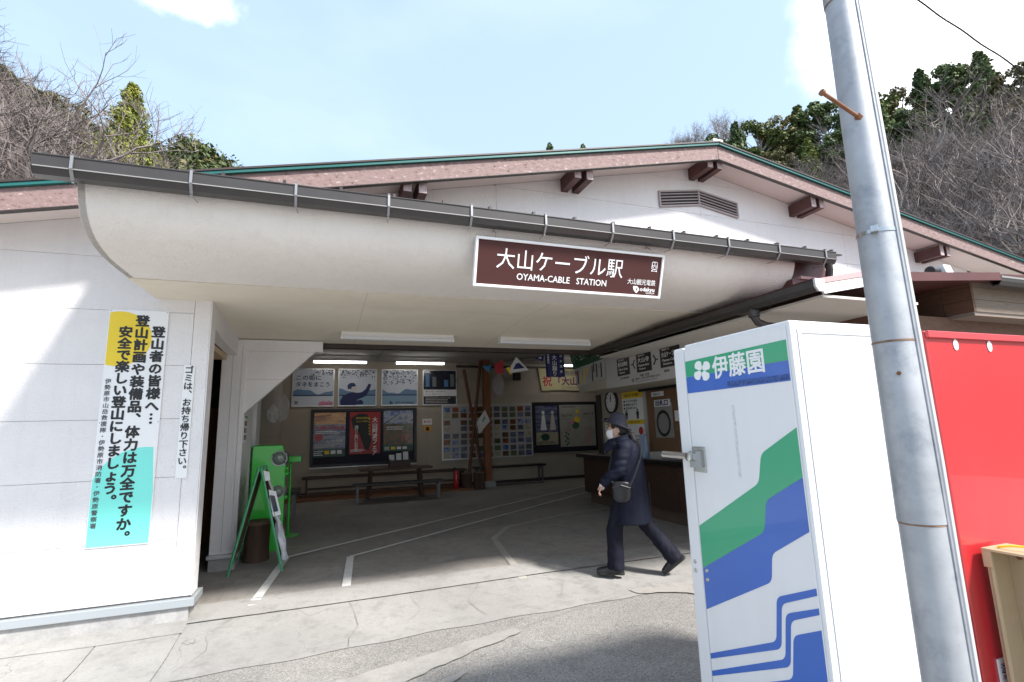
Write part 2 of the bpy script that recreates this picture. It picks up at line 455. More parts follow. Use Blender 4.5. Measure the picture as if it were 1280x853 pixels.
sheet('concrete_apron', -1.06, 7.0, 4.3, 5.3, .005, apron_m, 90, 8, e1)
sheet('threshold_strip', -1.10, 7.0, 5.272, 5.66, .012, strip_m, 60, 4)
def e2(x, t, y): return (4.72 + .02*math.sin(x*5)) * (1-t) + 5.36 * t
sheet('kerb_strip', -16, -1.05, 4.9, 5.36, .014, strip_m, 80, 4, lambda x, t, y: (5.105+.008*math.sin(x*5))*(1-t)+5.36*t)
sheet('pavement_slab', -1.62, -1.065, 3.9, 5.12, .010, strip_m, 10, 10)
sheet('pavement', -16, -1.628, 3.2, 5.12, .010, apron_m, 60, 10)
def blob(name, pts, lift, m, seed=1, jag=.03):
    # closed polygon densified with a ragged outline
    rnd = random.Random(seed); P = []
    n = len(pts)
    for i in range(n):
        a, b = pts[i], pts[(i+1) % n]
        k = max(2, int(math.dist(a, b) / .06))
        for j in range(k):
            t = j / k; P.append((a[0]+(b[0]-a[0])*t+rnd.uniform(-jag, jag), a[1]+(b[1]-a[1])*t+rnd.uniform(-jag, jag)))
    bm = bmesh.new(); vs = [bm.verts.new((x, y, 0)) for x, y in P]; bm.faces.new(vs)
    bmesh.ops.triangulate(bm, faces=bm.faces)
    bmesh.ops.subdivide_edges(bm, edges=bm.edges, cuts=1)
    for v in bm.verts: v.co.z = gz(v.co.x, v.co.y) + lift
    me = bpy.data.meshes.new(name); bm.to_mesh(me); bm.free(); me.materials.append(m)
    o = bpy.data.objects.new(name, me); col.objects.link(o); o['kind'] = 'structure'
    return o
blob('road_patch', [(2.75,4.50),(3.9,4.50),(3.9,3.9),(3.35,4.05),(3.1,4.28),(2.8,4.36)], .012, patch_m, 2, .02)
blob('road_patch', [(-.45,3.55),(.1,3.86),(.9,4.02),(1.45,4.14),(1.5,4.04),(1.0,3.86),(.55,3.66),(.1,3.35),(-.3,3.3)], .010, patch_m, 3, .012)
blob('road_patch', [(.25,3.28),(.55,3.45),(.9,3.62),(.93,3.58),(.7,3.42),(.4,3.2)], .014, strip_m, 5, .008)
blob('floor_patch', [(1.35+.17*math.cos(a), 6.3+.14*math.sin(a)) for a in [i*.5 for i in range(12)]], .006, patch_m, 6, .004)
def ribbon(name, pts, wd, lift, m, jag=0.0, seed=1):
    rnd = random.Random(seed); P = []
    for i in range(len(pts)-1):
        a, b = Vector(pts[i]), Vector(pts[i+1]); k = max(1, int((b-a).length / .12))
        for j in range(k): P.append(a.lerp(b, j/k) + Vector((rnd.uniform(-jag,jag), rnd.uniform(-jag,jag))))
    P.append(Vector(pts[-1])); v = []; f = []
    for i, p in enumerate(P):
        t = (P[min(i+1, len(P)-1)] - P[max(i-1, 0)]).normalized(); q = Vector((-t.y, t.x)) * wd/2 * (1 if not jag else rnd.uniform(.4, 1.3))
        for s in (1, -1): v.append((p.x+q.x*s, p.y+q.y*s, gz(p.x+q.x*s, p.y+q.y*s)+lift))
    for i in range(len(P)-1): f.append((2*i, 2*i+1, 2*i+3, 2*i+2))
    o = MB().add(v, f).build(name, m); o['kind'] = 'structure'; return o
ribbon('floor_marking', [(-.58,5.47),(-.50,6.3),(-.42,7.25)], .085, .012, floor_white)
ribbon('floor_marking', [(-.42,7.25),(2.0,8.98),(6.56,12.12)], .07, .012, floor_white)
ribbon('floor_marking', [(.23,5.56),(.33,6.92)], .085, .012, floor_white)
ribbon('floor_marking', [(.33,6.92),(3.1,8.92),(5.94,10.96)], .06, .012, floor_white)
ribbon('floor_seam', [(1.96,5.2),(2.12,6.3),(2.25,7.1),(2.7,7.8),(4.0,8.4),(5.0,8.6)], .085, .007, mat('seam_mortar', (.40,.375,.34), .85, var=.15, vscale=6))
crack_m = mat('crack_dark', (.20, .185, .165), .9)
for i, pts in enumerate([[(-1.0,5.268),(1.5,5.262),(3.6,5.27)], [(-.95,4.45),(-.8,4.75),(-.86,5.0),(-.7,5.27)], [(.2,4.4),(.3,4.8),(.25,5.26)], [(.7,4.7),(.85,4.9),(.8,5.2)], [(1.35,4.5),(1.3,4.9),(1.5,5.26)], [(2.1,4.6),(2.25,4.9),(2.2,5.25)], [(1.9,5.5),(2.1,5.2),(2.4,4.9),(2.5,4.5)], [(-.2,5.27),(-.1,5.1),(.1,5.2)], [(1.5,4.12),(2.2,4.28),(2.75,4.40)], [(3.0,3.6),(3.05,3.9),(3.25,4.1)], [(1.6,3.2),(2.2,3.35),(2.9,3.2)], [(-.9,5.7),(-.85,6.6)], [(2.9,5.0),(3.1,4.7),(3.0,4.4)]]):
    ribbon('pavement_crack', pts, .0035, .014, crack_m, .014, 20+i)

# ------------------------------------------------------------------ station building
W = 5.35
bld = thing('station_building', 'low cream cable railway station with wide gabled roof and curved entrance canopy', 'station building', (0, W, 0))
SL, SR, AX, AZ = .225, -.178, 4.80, 5.06
def topz(x): return AZ + (x-AX)*SL if x < AX else AZ + (x-AX)*SR
def clip_under(poly):
    for side in (0, 1):
        s = SL if side == 0 else SR
        g_ = lambda p: AZ + (p[0]-AX)*s - p[1]
        o = []
        for i in range(len(poly)):
            a, b = poly[i], poly[(i+1) % len(poly)]; ga, gb = g_(a), g_(b)
            if ga >= 0: o.append(a)
            if (ga > 0 > gb) or (ga < 0 < gb):
                t = ga/(ga-gb); o.append((a[0]+(b[0]-a[0])*t, a[1]+(b[1]-a[1])*t))
        poly = o
        if len(poly) < 3: return []
    return poly
GAP = .0015
def wall_cells(xs, zs):
    for i in range(len(xs)-1):
        for j in range(len(zs)-1):
            p = clip_under([(xs[i]+GAP, zs[j]+GAP), (xs[i+1]-GAP, zs[j]+GAP), (xs[i+1]-GAP, zs[j+1]-GAP), (xs[i]+GAP, zs[j+1]-GAP)])
            if p and max(q[1] for q in p) - min(q[1] for q in p) > .03:
                MB().prism(p, 'y', W, W+.03).build('wall_panel', siding, bld, bevel=.0015)
wall_cells([-9, -6.2, -3.6, -1.19], [.18, .66, 1.18, 1.69, 2.17, 2.66, 3.15, 3.64])
wall_cells([-1.19, -1.055], [.18, 2.79])
wall_cells([-1.19, 1.82, 4.83, 7.6, 10.6], [2.80, 3.42, 3.90, 4.38, 4.86, 5.4])
joint_m = mat('joint_dark', (.38, .35, .33), .9)
back = MB(); back.prism(clip_under([(-9,.15),(-1.06,.15),(-1.06,5.3),(-9,5.3)]), 'y', W+.028, W+.16)
back.prism(clip_under([(-1.06,2.80),(10.6,2.80),(10.6,5.3),(-1.06,5.3)]), 'y', W+.028, W+.16)
back.build('wall', joint_m, bld)
# corner return of the left wall, flashing and foundation
box('corner_trim', siding, (-1.054, -1.045, W-.004, W+.20, .18, 2.79), bld)
fl = MB(); fl.box(-9, -1.02, W-.045, W+.02, .10, .165); fl.box(-1.07, -1.018, W-.044, W+.3, .101, .164)
fl.build('base_flashing', mat('flashing_grey', (.36,.39,.41), .45, .2), bld, bevel=.004)
box('foundation', found_m, (-9, -1.06, W-.015, W+.3, -.4, .10), bld)
# canopy: curved shell, soffit, roof sheet
prof = [(3.66,3.20),(3.66,3.13),(3.675,3.06),(3.70,2.99),(3.745,2.92),(3.81,2.865),(3.90,2.82),(4.0,2.795),(4.12,2.778),(4.30,2.770),(4.62,2.772)]
cs = MB()
for X0, X1 in ((-1.5, 4.45),):
    secs = []
    for i in range(31):
        x = X0 + (X1-X0)*i/30
        secs.append([(x, y, z) for y, z in prof] + [(x, 4.62, 2.80), (x, 4.3, 2.80), (x, 3.95, 2.86), (x, 3.78, 3.0), (x, 3.72, 3.20)])
    cs.loft(secs)
cs.build('canopy_fascia', fascia_st, bld, smooth=True)
so_ = MB(); so_.prism([(4.625,2.764),(W,2.786),(7.1,2.705),(7.1,2.76),(W,2.85),(4.625,2.83)], 'x', -1.5, 5.35)
for i in range(1, 4): pass
so_.build('canopy_soffit', soffit_m, bld)
# seams of the soffit boards
for x in (.32, 2.14, 3.96):
    MB().prism([(4.64,2.7635),(W,2.7855),(7.09,2.7045),(7.09,2.7105),(W,2.7925),(4.64,2.7705)], 'x', x-.0015, x+.0015).build('soffit_joint', joint_m, bld)
endc = MB(); endc.prism(prof + [(W-.004, 2.80), (W-.004, 3.60), (3.66, 3.24)], 'x', -1.498, -1.46)
endc.build('canopy_end', fascia_st, bld)
cr = MB(); cr.prism([(3.575,3.190),(W-.006,3.60),(W-.006,3.62),(3.575,3.208)], 'x', -1.70, 5.02)
cr.build('canopy_roof', brown_metal, bld)
for k in range(18):
    x = -1.45 + k*.375
    MB().box(x-.010, x+.010, 3.60, 3.70, 3.205, 3.262).build('roof_seam', brown_metal, bld)
# side panel under the canopy: post, triangular brace
pl = MB(); pl.prism([(-1.0,2.70),(-.07,2.70),(-.07,2.56),(-.16,2.56),(-.945,1.79),(-1.0,1.79)], 'y', 6.95, 7.05)
pl.build('brace_panel', siding, bld, bevel=.003)
box('brace_joint', joint_m, (-.945, -.07, 6.948, 6.951, 2.555, 2.558), bld)
box('brace_joint', joint_m, (-.945, -.32, 6.948, 6.951, 2.20, 2.203), bld)
ps = MB(); ps.box(-1.22, -1.0, 6.95, 7.75, .18, 2.70); ps.build('side_post', siding, bld, bevel=.006)
box('side_post_trim', siding, (-.999, -.945, 6.94, 7.75, .18, 2.56), bld, bevel=.004)
box('side_post_joint', joint_m, (-1.10, -1.096, 6.946, 6.952, .2, 2.56), bld)
box('post_flashing', alu, (-1.24, -.925, 6.92, 7.78, .135, .178), bld, bevel=.004)
box('post_foundation', found_m, (-1.22, -.95, 6.95, 7.75, -.05, .134), bld)
lt = MB(); lt.prism([(W+.1,2.78),(W+.1,2.58),(6.02,2.52),(6.93,2.50),(6.93,2.72)], 'x', -1.16, -1.05); lt.build('side_lintel', siding, bld)
box('door_lamp_strip', mat('warm_cream', (.55,.42,.25), .6), (-1.35, -1.165, 5.5, 6.93, 2.44, 2.50), bld)
# dark room to the left
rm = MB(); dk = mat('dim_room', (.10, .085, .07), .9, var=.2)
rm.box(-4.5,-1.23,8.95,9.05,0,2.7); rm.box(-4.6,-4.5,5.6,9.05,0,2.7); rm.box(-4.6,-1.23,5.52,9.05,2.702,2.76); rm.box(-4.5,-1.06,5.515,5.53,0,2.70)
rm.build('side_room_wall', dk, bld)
box('inner_door', timber, (-2.2, -1.45, 8.90, 8.945, 0, 1.95), bld)
box('door_frame', brown_metal, (-1.45, -1.40, 8.88, 8.945, 0, 2.02), bld)
# hall interior
HX = -1.05; HY = 13.9; HZ = 3.38; OX = 5.35
box('header_beam', brown_metal, (-.07, 4.45, 7.1, 7.22, 2.645, 2.704), bld)
box('header_wall', inner_wall, (HX, 5.35, 7.13, 7.20, 2.765, HZ), bld)
for i in range(6):
    y0 = 7.21 + i*1.13
    for x0, x1 in ((HX, 1.2), (1.2, 3.4), (3.4, 5.6), (5.6, 10)):
        MB().box(x0+.008, x1-.008, y0+.008, y0+1.122, HZ, HZ+.03).build('ceiling_panel', inner_ceil, bld)
box('ceiling', joint_m, (-1.3, 10.2, 7.2, 14.2, HZ+.028, HZ+.1), bld)
zs = [0.08, .55, 1.02, 1.49, 1.96, 2.43, 2.90, HZ]
def in_panels(axis, a0, a1, step, at, thick):
    n = max(1, round((a1-a0)/step))
    for i in range(n):
        for j in range(len(zs)-1):
            u0, u1 = a0+(a1-a0)*i/n+.003, a0+(a1-a0)*(i+1)/n-.003
            b = (u0,u1,at,at+thick,zs[j]+.003,zs[j+1]-.003) if axis == 'x' else (at,at+thick,u0,u1,zs[j]+.003,zs[j+1]-.003)
            MB().box(*b).build('inner_wall_panel', inner_wall, bld)
in_panels('x', HX, 9.9, 1.82, HY, .03)
in_panels('y', 7.78, HY, 2.0, HX-.03, .03)
hw = MB(); hw.box(HX-.2, 10.1, HY+.028, HY+.2, -.1, HZ+.05); hw.box(HX-.2, HX-.032, 7.76, HY+.03, -.1, HZ+.05); hw.box(9.9, 10.1, 9.4, HY+.03, -.1, HZ+.05)
hw.build('inner_wall', joint_m, bld)
box('skirting', brown_metal, (HX, 9.9, HY-.02, HY-.001, .0, .08), bld)
box('ceiling_trim', brown_metal, (3.4, 9.9, HY-.06, HY-.001, 3.24, 3.30), bld)
for y in (7.95, 8.6): box('door_jamb', dark_timber, (HX, HX+.05, y, y+.09, 0, 2.35), bld)
box('inner_pilaster', siding, (HX+.001, HX+.12, 8.05, 8.5, 0, 3.37), bld)
# roof: verge boards, green edging, soffit, slabs
def verge(m, name, dz0, dz1, y0, y1, x0=-9, x1=12.4):
    ml, mr = .2254, -.163; ax, az = 4.80, 5.185
    for a, b in ((x0, ax-.001), (ax+.001, x1)):
        if True:
            pass
        z = lambda x: az + (x-ax)*(ml if x <= ax else mr)
        n = 1
        for i in range(n):
            p, q = a+(b-a)*i/n+.002, a+(b-a)*(i+1)/n-.002
            MB().prism([(p,z(p)+dz0),(q,z(q)+dz0),(q,z(q)+dz1),(p,z(p)+dz1)], 'y', y0, y1).build(name, m, bld, bevel=.003)
verge(peel, 'verge_board', -.225, -.035, 4.885, 4.93)
verge(green_edge, 'green_verge_flashing', -.036, -.006, 4.85, 4.884)
verge(brown_metal, 'verge_drip', -.005, .016, 4.84, 4.93)
verge(brown_metal, 'lower_drip', -.237, -.226, 4.875, 4.93)
def zr(x, d=0): return 5.185 + (x-4.8)*(.2254 if x <= 4.8 else -.163) + d
rs_ = MB(); rs_.prism([(-9, topz(-9)), (AX, AZ), (12.4, topz(12.4)), (12.4, topz(12.4)+.03), (AX, AZ+.03), (-9, topz(-9)+.03)], 'y', 4.932, W-.003)
rs_.build('eave_soffit', eave_m, bld)
rf = MB(); rf.prism([(-9, zr(-9,-.03)), (4.8, zr(4.8,-.03)), (12.4, zr(12.4,-.03)), (12.4, zr(12.4)), (4.8, zr(4.8)), (-9, zr(-9))], 'y', 4.94, 15.5)
rf.build('roof', roof_m, bld)
box('ridge_cap', mat('ridge_cream', (.6,.58,.5), .6), (4.72, 4.88, 4.86, 5.1, 5.19, 5.235), bld)
# side walls up to the roof so no light leaks in
sw = MB(); sw.box(-9.1, -9, W, 14.5, 0, 2); sw.box(-9, 10.6, 14.15, 14.3, 0, 4.0); sw.box(10.5, 10.6, W+.17, 14.3, 0, 4.2); sw.box(10.5, 10.6, 3.6, W+.17, -.3, 2.6); sw.box(-9, HX-.2, 9.1, 9.3, 0, 2.5)
sw.build('rear_wall', siding, bld)
endm = mat('beam_end_chipped', (.45,.36,.36), .7, var=.1, vscale=10, stain=(.12,.05,.045), sscale=25, samt=.9)
beam_m = mat('beam_brown', (.10, .042, .038), .6, var=.2, vscale=8)
for x in (.80, 2.80, 4.80, 6.62, 9.35):
    z1 = topz(x) - .002 - (.02 if x == 4.8 else .022)
    for s in (-1, 1):
        xa, xb = (x-.125, x-.035) if s < 0 else (x+.035, x+.125)
        bo = box('beam_end', beam_m, (xa, xb, 4.965, W-.003, z1-.17, z1), bld, bevel=.003)
        MB().box(xa+.003, xb-.003, 4.958, 4.966, z1-.167, z1-.003).build('end_face', endm, bo)
# louvred vent
vt = MB(); zt = lambda x: 4.735 - abs(x-4.81)*.16; zb = lambda x: 4.50 - abs(x-4.81)*.16
for a, b in ((4.16,4.81),(4.81,5.47)):
    vt.prism([(a,zb(a)),(b,zb(b)),(b,zt(b)),(a,zt(a))], 'y', W-.002, W+.001, 1)
    vt.prism([(a,zt(a)-.022),(b,zt(b)-.022),(b,zt(b)),(a,zt(a))], 'y', W-.03, W-.003)
    vt.prism([(a,zb(a)),(b,zb(b)),(b,zb(b)+.022),(a,zb(a)+.022)], 'y', W-.03, W-.003)
vt.box(4.14,4.16,W-.03,W-.003,zb(4.16),zt(4.16)); vt.box(5.47,5.49,W-.03,W-.003,zb(5.47),zt(5.47)); vt.box(4.80,4.82,W-.028,W-.004,4.52,4.72)
vf = vt.build('vent', [mat('vent_frame', (.40,.34,.33), .6), black_print], bld)
for k in range(4):
    for a, b in ((4.165,4.798),(4.822,5.465)):
        z = lambda x: zb(x) + .045 + k*.044
        MB().prism([(a,z(a)),(b,z(b)),(b,z(b)+.012),(a,z(a)+.012)], 'y', W-.026, W-.006).build('slat', MATS['vent_frame'], vf)
# gutter with brackets
def gutter_profile(y0, z0, w_, h): return [(y0,z0),(y0+.004,z0-h*.62),(y0+.03,z0-h),(y0+w_-.02,z0-h),(y0+w_,z0-h*.5),(y0+w_,z0),(y0+w_-.006,z0),(y0+w_-.008,z0-h*.45),(y0+w_-.028,z0-h+.01),(y0+.034,z0-h+.01),(y0+.012,z0-h*.6),(y0+.008,z0)]
gt = MB()
gt.prism(gutter_profile(3.50, 3.185, .12, .115), 'x', -1.66, 2.2); gt.prism(gutter_profile(3.497, 3.188, .126, .12), 'x', 2.2, 2.3); gt.prism(gutter_profile(3.50, 3.185, .12, .115), 'x', 2.3, 4.83)
for x in (-1.664, 4.83): gt.prism([(3.50,3.185),(3.504,3.11),(3.53,3.07),(3.60,3.07),(3.62,3.13),(3.62,3.185)], 'x', x, x+.004)
gt.tube([(-1.66,3.50,3.185),(4.83,3.50,3.185)], .006, 6)
gto = gt.build('gutter', grey_gutter, bld)
box('gutter_line', mat('gutter_edge_grey', (.24,.235,.23), .5), (-1.655, 4.825, 3.4995, 3.504, 3.108, 3.1145), gto)
for k in range(11):
    x = -1.47 + .615*k
    if x > 4.8: x = 4.70
    b = MB(); b.box(x-.008, x+.008, 3.489, 3.497, 3.11, 3.20); b.box(x-.008, x+.008, 3.489, 3.66, 3.196, 3.204)
    b.add([(x-.008,3.489,3.11),(x+.008,3.489,3.11),(x+.008,3.53,3.05),(x-.008,3.53,3.05),(x-.008,3.497,3.115),(x+.008,3.497,3.115),(x+.008,3.535,3.06),(x-.008,3.535,3.06)], [(0,1,2,3),(4,5,6,7),(0,4,7,3),(1,5,6,2)])
    b.box(x-.005, x+.005, 3.535, 3.543, 3.04, 3.065); b.tube([(x,3.54,3.043),(x+.01,3.665,3.055)], .003, 5)
    b.build('bracket', mat('bracket_zinc', (.26,.26,.27), .45, .4), gto)
# red-brown box at the right end of the canopy
rb = MB(); rb.prism([(3.75,2.86),(4.6,2.86),(4.6,3.2),(3.75,3.2)], 'x', 4.46, 4.98); rb.build('canopy_end_box', redbrown, bld, bevel=.004)
box('end_box_ledge', mat('pink_sheet', (.42,.26,.25), .5), (4.50, 5.05, 3.66, 3.75, 2.93, 2.96), bld)
box('end_box_base', redbrown, (4.40, 5.10, 3.68, 4.3, 2.84, 2.925), bld)
dpp = MB(); dpp.tube([(4.78,3.56,3.08),(4.80,3.57,3.02),(4.83,3.62,2.90),(4.83,3.62,2.84)], .035, 10); dpp.build('downpipe', grey_gutter, bld, smooth=True)
wr_ = MB(); wr_.tube([(4.95,4.2,3.18),(5.3,4.8,3.10),(5.9,5.33,3.12)], .004, 5); wr_.build('wall_wire', black_print, bld)

# ------------------------------------------------------------------ ticket office wing
off = thing('ticket_office', 'brown sided ticket office wing with low eaves at the right of the entrance', 'office building', (OX, 3.8, 0))
brick_side = mat('brown_siding', (.135, .072, .045), .7, var=.22, vscale=10, bump=.5, bscale=30, stretch=(1,1,5))
brick_pale = mat('tan_siding', (.19, .145, .11), .7, var=.18, vscale=10, bump=.5, bscale=30, stretch=(1,1,5))
office_wall = mat('office_wall', (.42, .37, .29), .75, var=.05, vscale=2, bump=.1)
# roof with verge rising to the right, white bargeboard, flat soffit, gutter on the entrance side
er = MB(); er.prism([(4.0,2.735),(4.55,2.84),(6.5,2.985),(9.5,3.12),(9.5,3.06),(6.5,2.94),(4.55,2.79),(4.0,2.69)], 'y', 3.13, 5.30); er.build('roof', redbrown, off)
er = MB(); er.prism([(4.0,2.735),(4.45,2.80),(4.45,2.75),(4.0,2.69)], 'y', 5.301, 7.06); er.build('roof_edge', redbrown, off)
box('verge_strip', mat('pink_verge', (.46,.30,.30), .5), (4.02, 6.3, 3.10, 3.128, 2.70, 2.745), off)
o_ = off.children[-1]; bpy.data.objects.remove(o_)
vs_ = MB(); vs_.prism([(4.02,2.685),(4.55,2.785),(5.25,2.839),(5.25,2.889),(4.55,2.835),(4.02,2.733)], 'y', 3.10, 3.128); vs_.build('verge_strip', mat('pink_verge', (.40,.25,.25), .5), off); vs_ = MB(); vs_.prism([(5.252,2.80),(6.70,2.915),(6.70,2.998),(5.252,2.889)], 'y', 3.10, 3.128); vs_.build('verge_fascia', redbrown, off)
bb_ = MB(); bb_.prism([(4.08,2.60),(4.60,2.70),(5.25,2.76),(5.25,2.835),(4.55,2.78),(4.02,2.68)], 'y', 3.105, 3.126); bb_.build('bargeboard', white_paint, off)
box('soffit', mat('office_soffit', (.60,.57,.52), .8), (4.08, 5.34, 3.13, 7.06, 2.575, 2.598), off)
fb = MB(); fb.box(4.0, 4.03, 3.128, 7.06, 2.66, 2.745); fb.build('fascia_board', redbrown, off, bevel=.003)
og = MB(); og.prism([(3.90,2.70),(3.902,2.64),(3.93,2.605),(3.975,2.605),(3.997,2.64),(3.997,2.70),(3.988,2.70),(3.985,2.645),(3.97,2.617),(3.935,2.617),(3.912,2.645),(3.91,2.70)], 'y', 3.05, 7.05)
ogo = og.build('gutter', grey_gutter, off)
gc = MB(); gc.prism([(3.89,2.705),(3.892,2.635),(3.925,2.595),(3.98,2.595),(4.0,2.635),(4.0,2.705)], 'y', 3.035, 3.055); gc.build('gutter_cap', alu, ogo)
dp = MB(); dp.tube([(3.95,3.78,2.61),(3.95,3.78,2.53),(3.98,3.77,2.475),(4.06,3.75,2.44),(4.5,3.72,2.40),(5.28,3.70,2.33),(5.33,3.70,2.28),(5.33,3.70,0)], .038, 12); dp.lathe([(.03,0),(.055,.01),(.055,.07),(.03,.1)], (3.95,3.78,2.52), 12)
dp.build('downpipe', grey_gutter, off, smooth=True)
# walls towards the entrance: boards one above another
for j in range(6):
    z0 = .0 + j*.43
    for a, b in ((3.6, 4.6), (4.6, 5.6)):
        MB().box(OX, OX+.03, a+.003, b-.003, z0+.004, z0+.428).build('siding_board', brick_side, off)
box('wall_core', joint_m, (OX+.028, OX+.25, 3.62, 9.3, 0, 2.60), off)
MB().box(OX-.02, 10.5, 3.57, 3.598, 0, 2.60).build('front_wall', brick_side, off)
# inside face: beige plaster with ticket window
box('office_panel', office_wall, (OX, OX+.027, 7.80, 9.30, .95, 2.14), off)
box('office_panel', office_wall, (OX, OX+.027, 5.603, 6.55, .95, 2.14), off)
box('office_panel', office_wall, (OX, OX+.027, 6.553, 7.797, 2.19, 2.45), off)
box('corner_post', brown_metal, (OX-.04, OX+.12, 9.30, 9.46, 0, 2.14), off, bevel=.004)
box('header_strip', black_print, (OX-.03, OX-.002, 5.5, 7.9, 2.09, 2.139), off)
# bulkhead over the counter
box('bulkhead', mat('bulkhead_cream', (.46,.43,.35), .7), (4.52, OX+.1, 5.35, 8.66, 2.14, 2.70), off)
box('bulkhead_upper', mat('bulkhead_cream', (.46,.43,.35), .7), (4.53, OX+.1, 7.24, 8.66, 2.70, HZ-.002), off)
box('bulkhead_band', brown_metal, (4.49, 4.519, 5.36, 7.62, 2.715, 2.83), off)
wt = off
text('駅のご案内', .085, white_print, wt, (4.488, 6.75, 2.735), (0,-1,0), (0,0,1))
text('Station Info', .05, white_print, wt, (4.488, 6.25, 2.765), (0,-1,0), (0,0,1))
MB().box(4.484,4.489,6.80,6.88,2.73,2.81).build('green_mark', mat('sign_green',(.02,.35,.08),.5), wt)
# counter
ct = thing('ticket_counter', 'dark brown wooden counter with black top under the station map', 'counter', (4.97, 7, 0))
box('countertop', mat('black_laminate', (.012,.011,.012), .3), (4.93, OX+.1, 4.5, 9.75, .875, .95), ct, bevel=.006)
for k in range(5):
    y0 = 4.55 + k*1.0
    MB().box(5.0, 5.03, y0+.003, y0+.997, .20, .872).build('front_board', dark_timber if k % 2 == 0 else mat('dark_timber_b', (.065,.032,.02), .5, var=.3, vscale=3, stretch=(1,6,6)), ct)
box('end_board', dark_timber, (5.03, OX-.001, 9.52, 9.55, .20, .872), ct)
box('carcass', dark_timber, (5.028, OX-.003, 4.56, 9.52, .20, .872), ct)
box('plinth', mat('plinth_brown', (.12,.08,.055), .7, var=.2), (5.08, OX-.003, 4.56, 9.45, 0.0, .2), ct)
# ticket window
tw = thing('ticket_window', 'ticket window with brown board and speaking grille below the 出札口 plate', 'ticket window', (OX, 7.2, .95))
fr = MB(); fr.box(OX-.02,OX+.03,6.56,6.61,.952,2.18); fr.box(OX-.02,OX+.03,7.74,7.79,.952,2.18); fr.box(OX-.02,OX+.03,6.61,7.74,2.13,2.18)
fr.build('frame', alu, tw)
box('back_board', mat('cork_brown', (.20,.115,.06), .8, var=.1), (OX+.02, OX+.027, 6.61, 7.74, .952, 2.13), tw)
box('grille_plate', mat('dull_plate', (.30,.29,.27), .5), (OX+.0, OX+.012, 7.02, 7.50, 1.28, 1.86), tw)
ov = MB(); ov.lathe([(.17,0),(.20,-.02),(.22,-.01),(.22,0)], (0,0,0), 28, axis='x'); ov.xf(Matrix.Translation((OX-.001,7.26,1.52)) @ Matrix.Diagonal((1,.85,1,1))); ov.build('grille_ring', black_print, tw, smooth=True)
sp = MB(); sp.lathe([(0.001,-.006),(.17,-.004),(.17,0)], (0,0,0), 28, axis='x'); sp.xf(Matrix.Translation((OX-.002,7.26,1.52)) @ Matrix.Diagonal((1,.85,1,1))); sp.build('grille_disc', mat('grille_grey', (.26,.25,.24), .6), tw)
pb = box('name_plate', white_paint, (OX-.012, OX-.001, 7.04, 7.48, 1.80, 1.92), tw, bevel=.01)
text('出札口', .10, navy, pb, (OX-.014, 7.44, 1.825), (0,-1,0), (0,0,1), bold=.003, width=.34)
box('notice', white_print, (OX-.004, OX-.001, 7.2, 7.55, 1.98, 2.06), tw); box('notice', white_print, (OX-.004, OX-.001, 6.75, 6.95, 1.55, 1.72), tw)
text('お知らせ', .05, black_print, tw, (OX-.005, 7.5, 2.0), (0,-1,0), (0,0,1))
# small things on the counter
for i, (y, m_, lab) in enumerate([(7.62, mat('pale_blue', (.35,.45,.6), .5), 'narrow pale blue leaflet stand on the counter'), (7.25, mat('paper_stack', (.5,.48,.45), .7), 'low stack of paper forms on the counter below the window'), (6.9, mat('tray_grey', (.25,.25,.26), .5), 'grey coin tray on the counter near the window')]):
    b = MB()
    if i == 0: b.prism([(0,0),(.10,0),(.06,.38),(.045,.38)], 'y', y-.09, y+.09); b.box(-.02,.12,y-.10,y+.10,-.0,.012)
    elif i == 1:
        for q in range(5): b.box(.0+.006*(q%2), .2+.006*(q%3), y-.13+.004*q, y+.12, q*.022, q*.022+.02)
    else: b.box(0,.2,y-.12,y+.12,0,.01); b.box(0,.01,y-.12,y+.12,.01,.03); b.box(.19,.2,y-.12,y+.12,.01,.03); b.box(.01,.19,y-.12,y-.11,.01,.03); b.box(.01,.19,y+.11,y+.12,.01,.03)
    b.xf(Matrix.Translation((5.10, 0, .9505))); tag(b.build(['leaflet_stand','paper_stack','coin_tray'][i], m_), lab, ['stand','paper','tray'][i])
# upper storey box at the far right
for j, (z0, z1) in enumerate(((2.62,2.76),(2.76,2.90),(2.90,3.02))):
    for a, b in ((3.33,3.62),(3.62,4.4),(4.4,5.3)):
        MB().box(6.60, 6.63, a+.002, b-.002, z0+.002, z1-.002).build('siding_board', brick_side, off)
    MB().box(6.632, 10.5, 3.33, 3.355, z0+.002, z1-.002).build('siding_board', brick_pale, off)
box('box_core', joint_m, (6.628, 10.5, 3.352, 5.3, 2.60, 3.0), off)
box('box_soffit', mat('tan_soffit', (.22,.17,.14), .8), (6.61, 10.5, 3.34, 5.3, 2.580, 2.60), off)
gr_ = MB(); gr_.prism(gutter_profile(3.12, 2.98, .11, .10), 'x', 6.75, 10.5); gr_.build('front_gutter', grey_gutter, off)
box('front_gutter_line', mat('gutter_edge_grey', (.24,.235,.23), .5), (6.76, 10.5, 3.118, 3.121, 2.955, 2.975), off)
fl_ = thing('floodlight', 'small white and dark floodlight on the brown office roof at the far right', 'floodlight', (6.1, 3.3, 3.0))
b = MB(); b.prism([(3.25,.0),(3.5,.0),(3.45,.10),(3.28,.12)], 'x', 6.10, 6.22); b.xf(Matrix.Translation((0,0,2.975))); b.build('housing', white_paint, fl_)
b = MB(); b.lathe([(.03,-.1),(.055,-.09),(.06,0),(.03,.01)], (6.08,3.35,3.03), 14, axis='x'); b.build('lens', black_print, fl_, smooth=True)

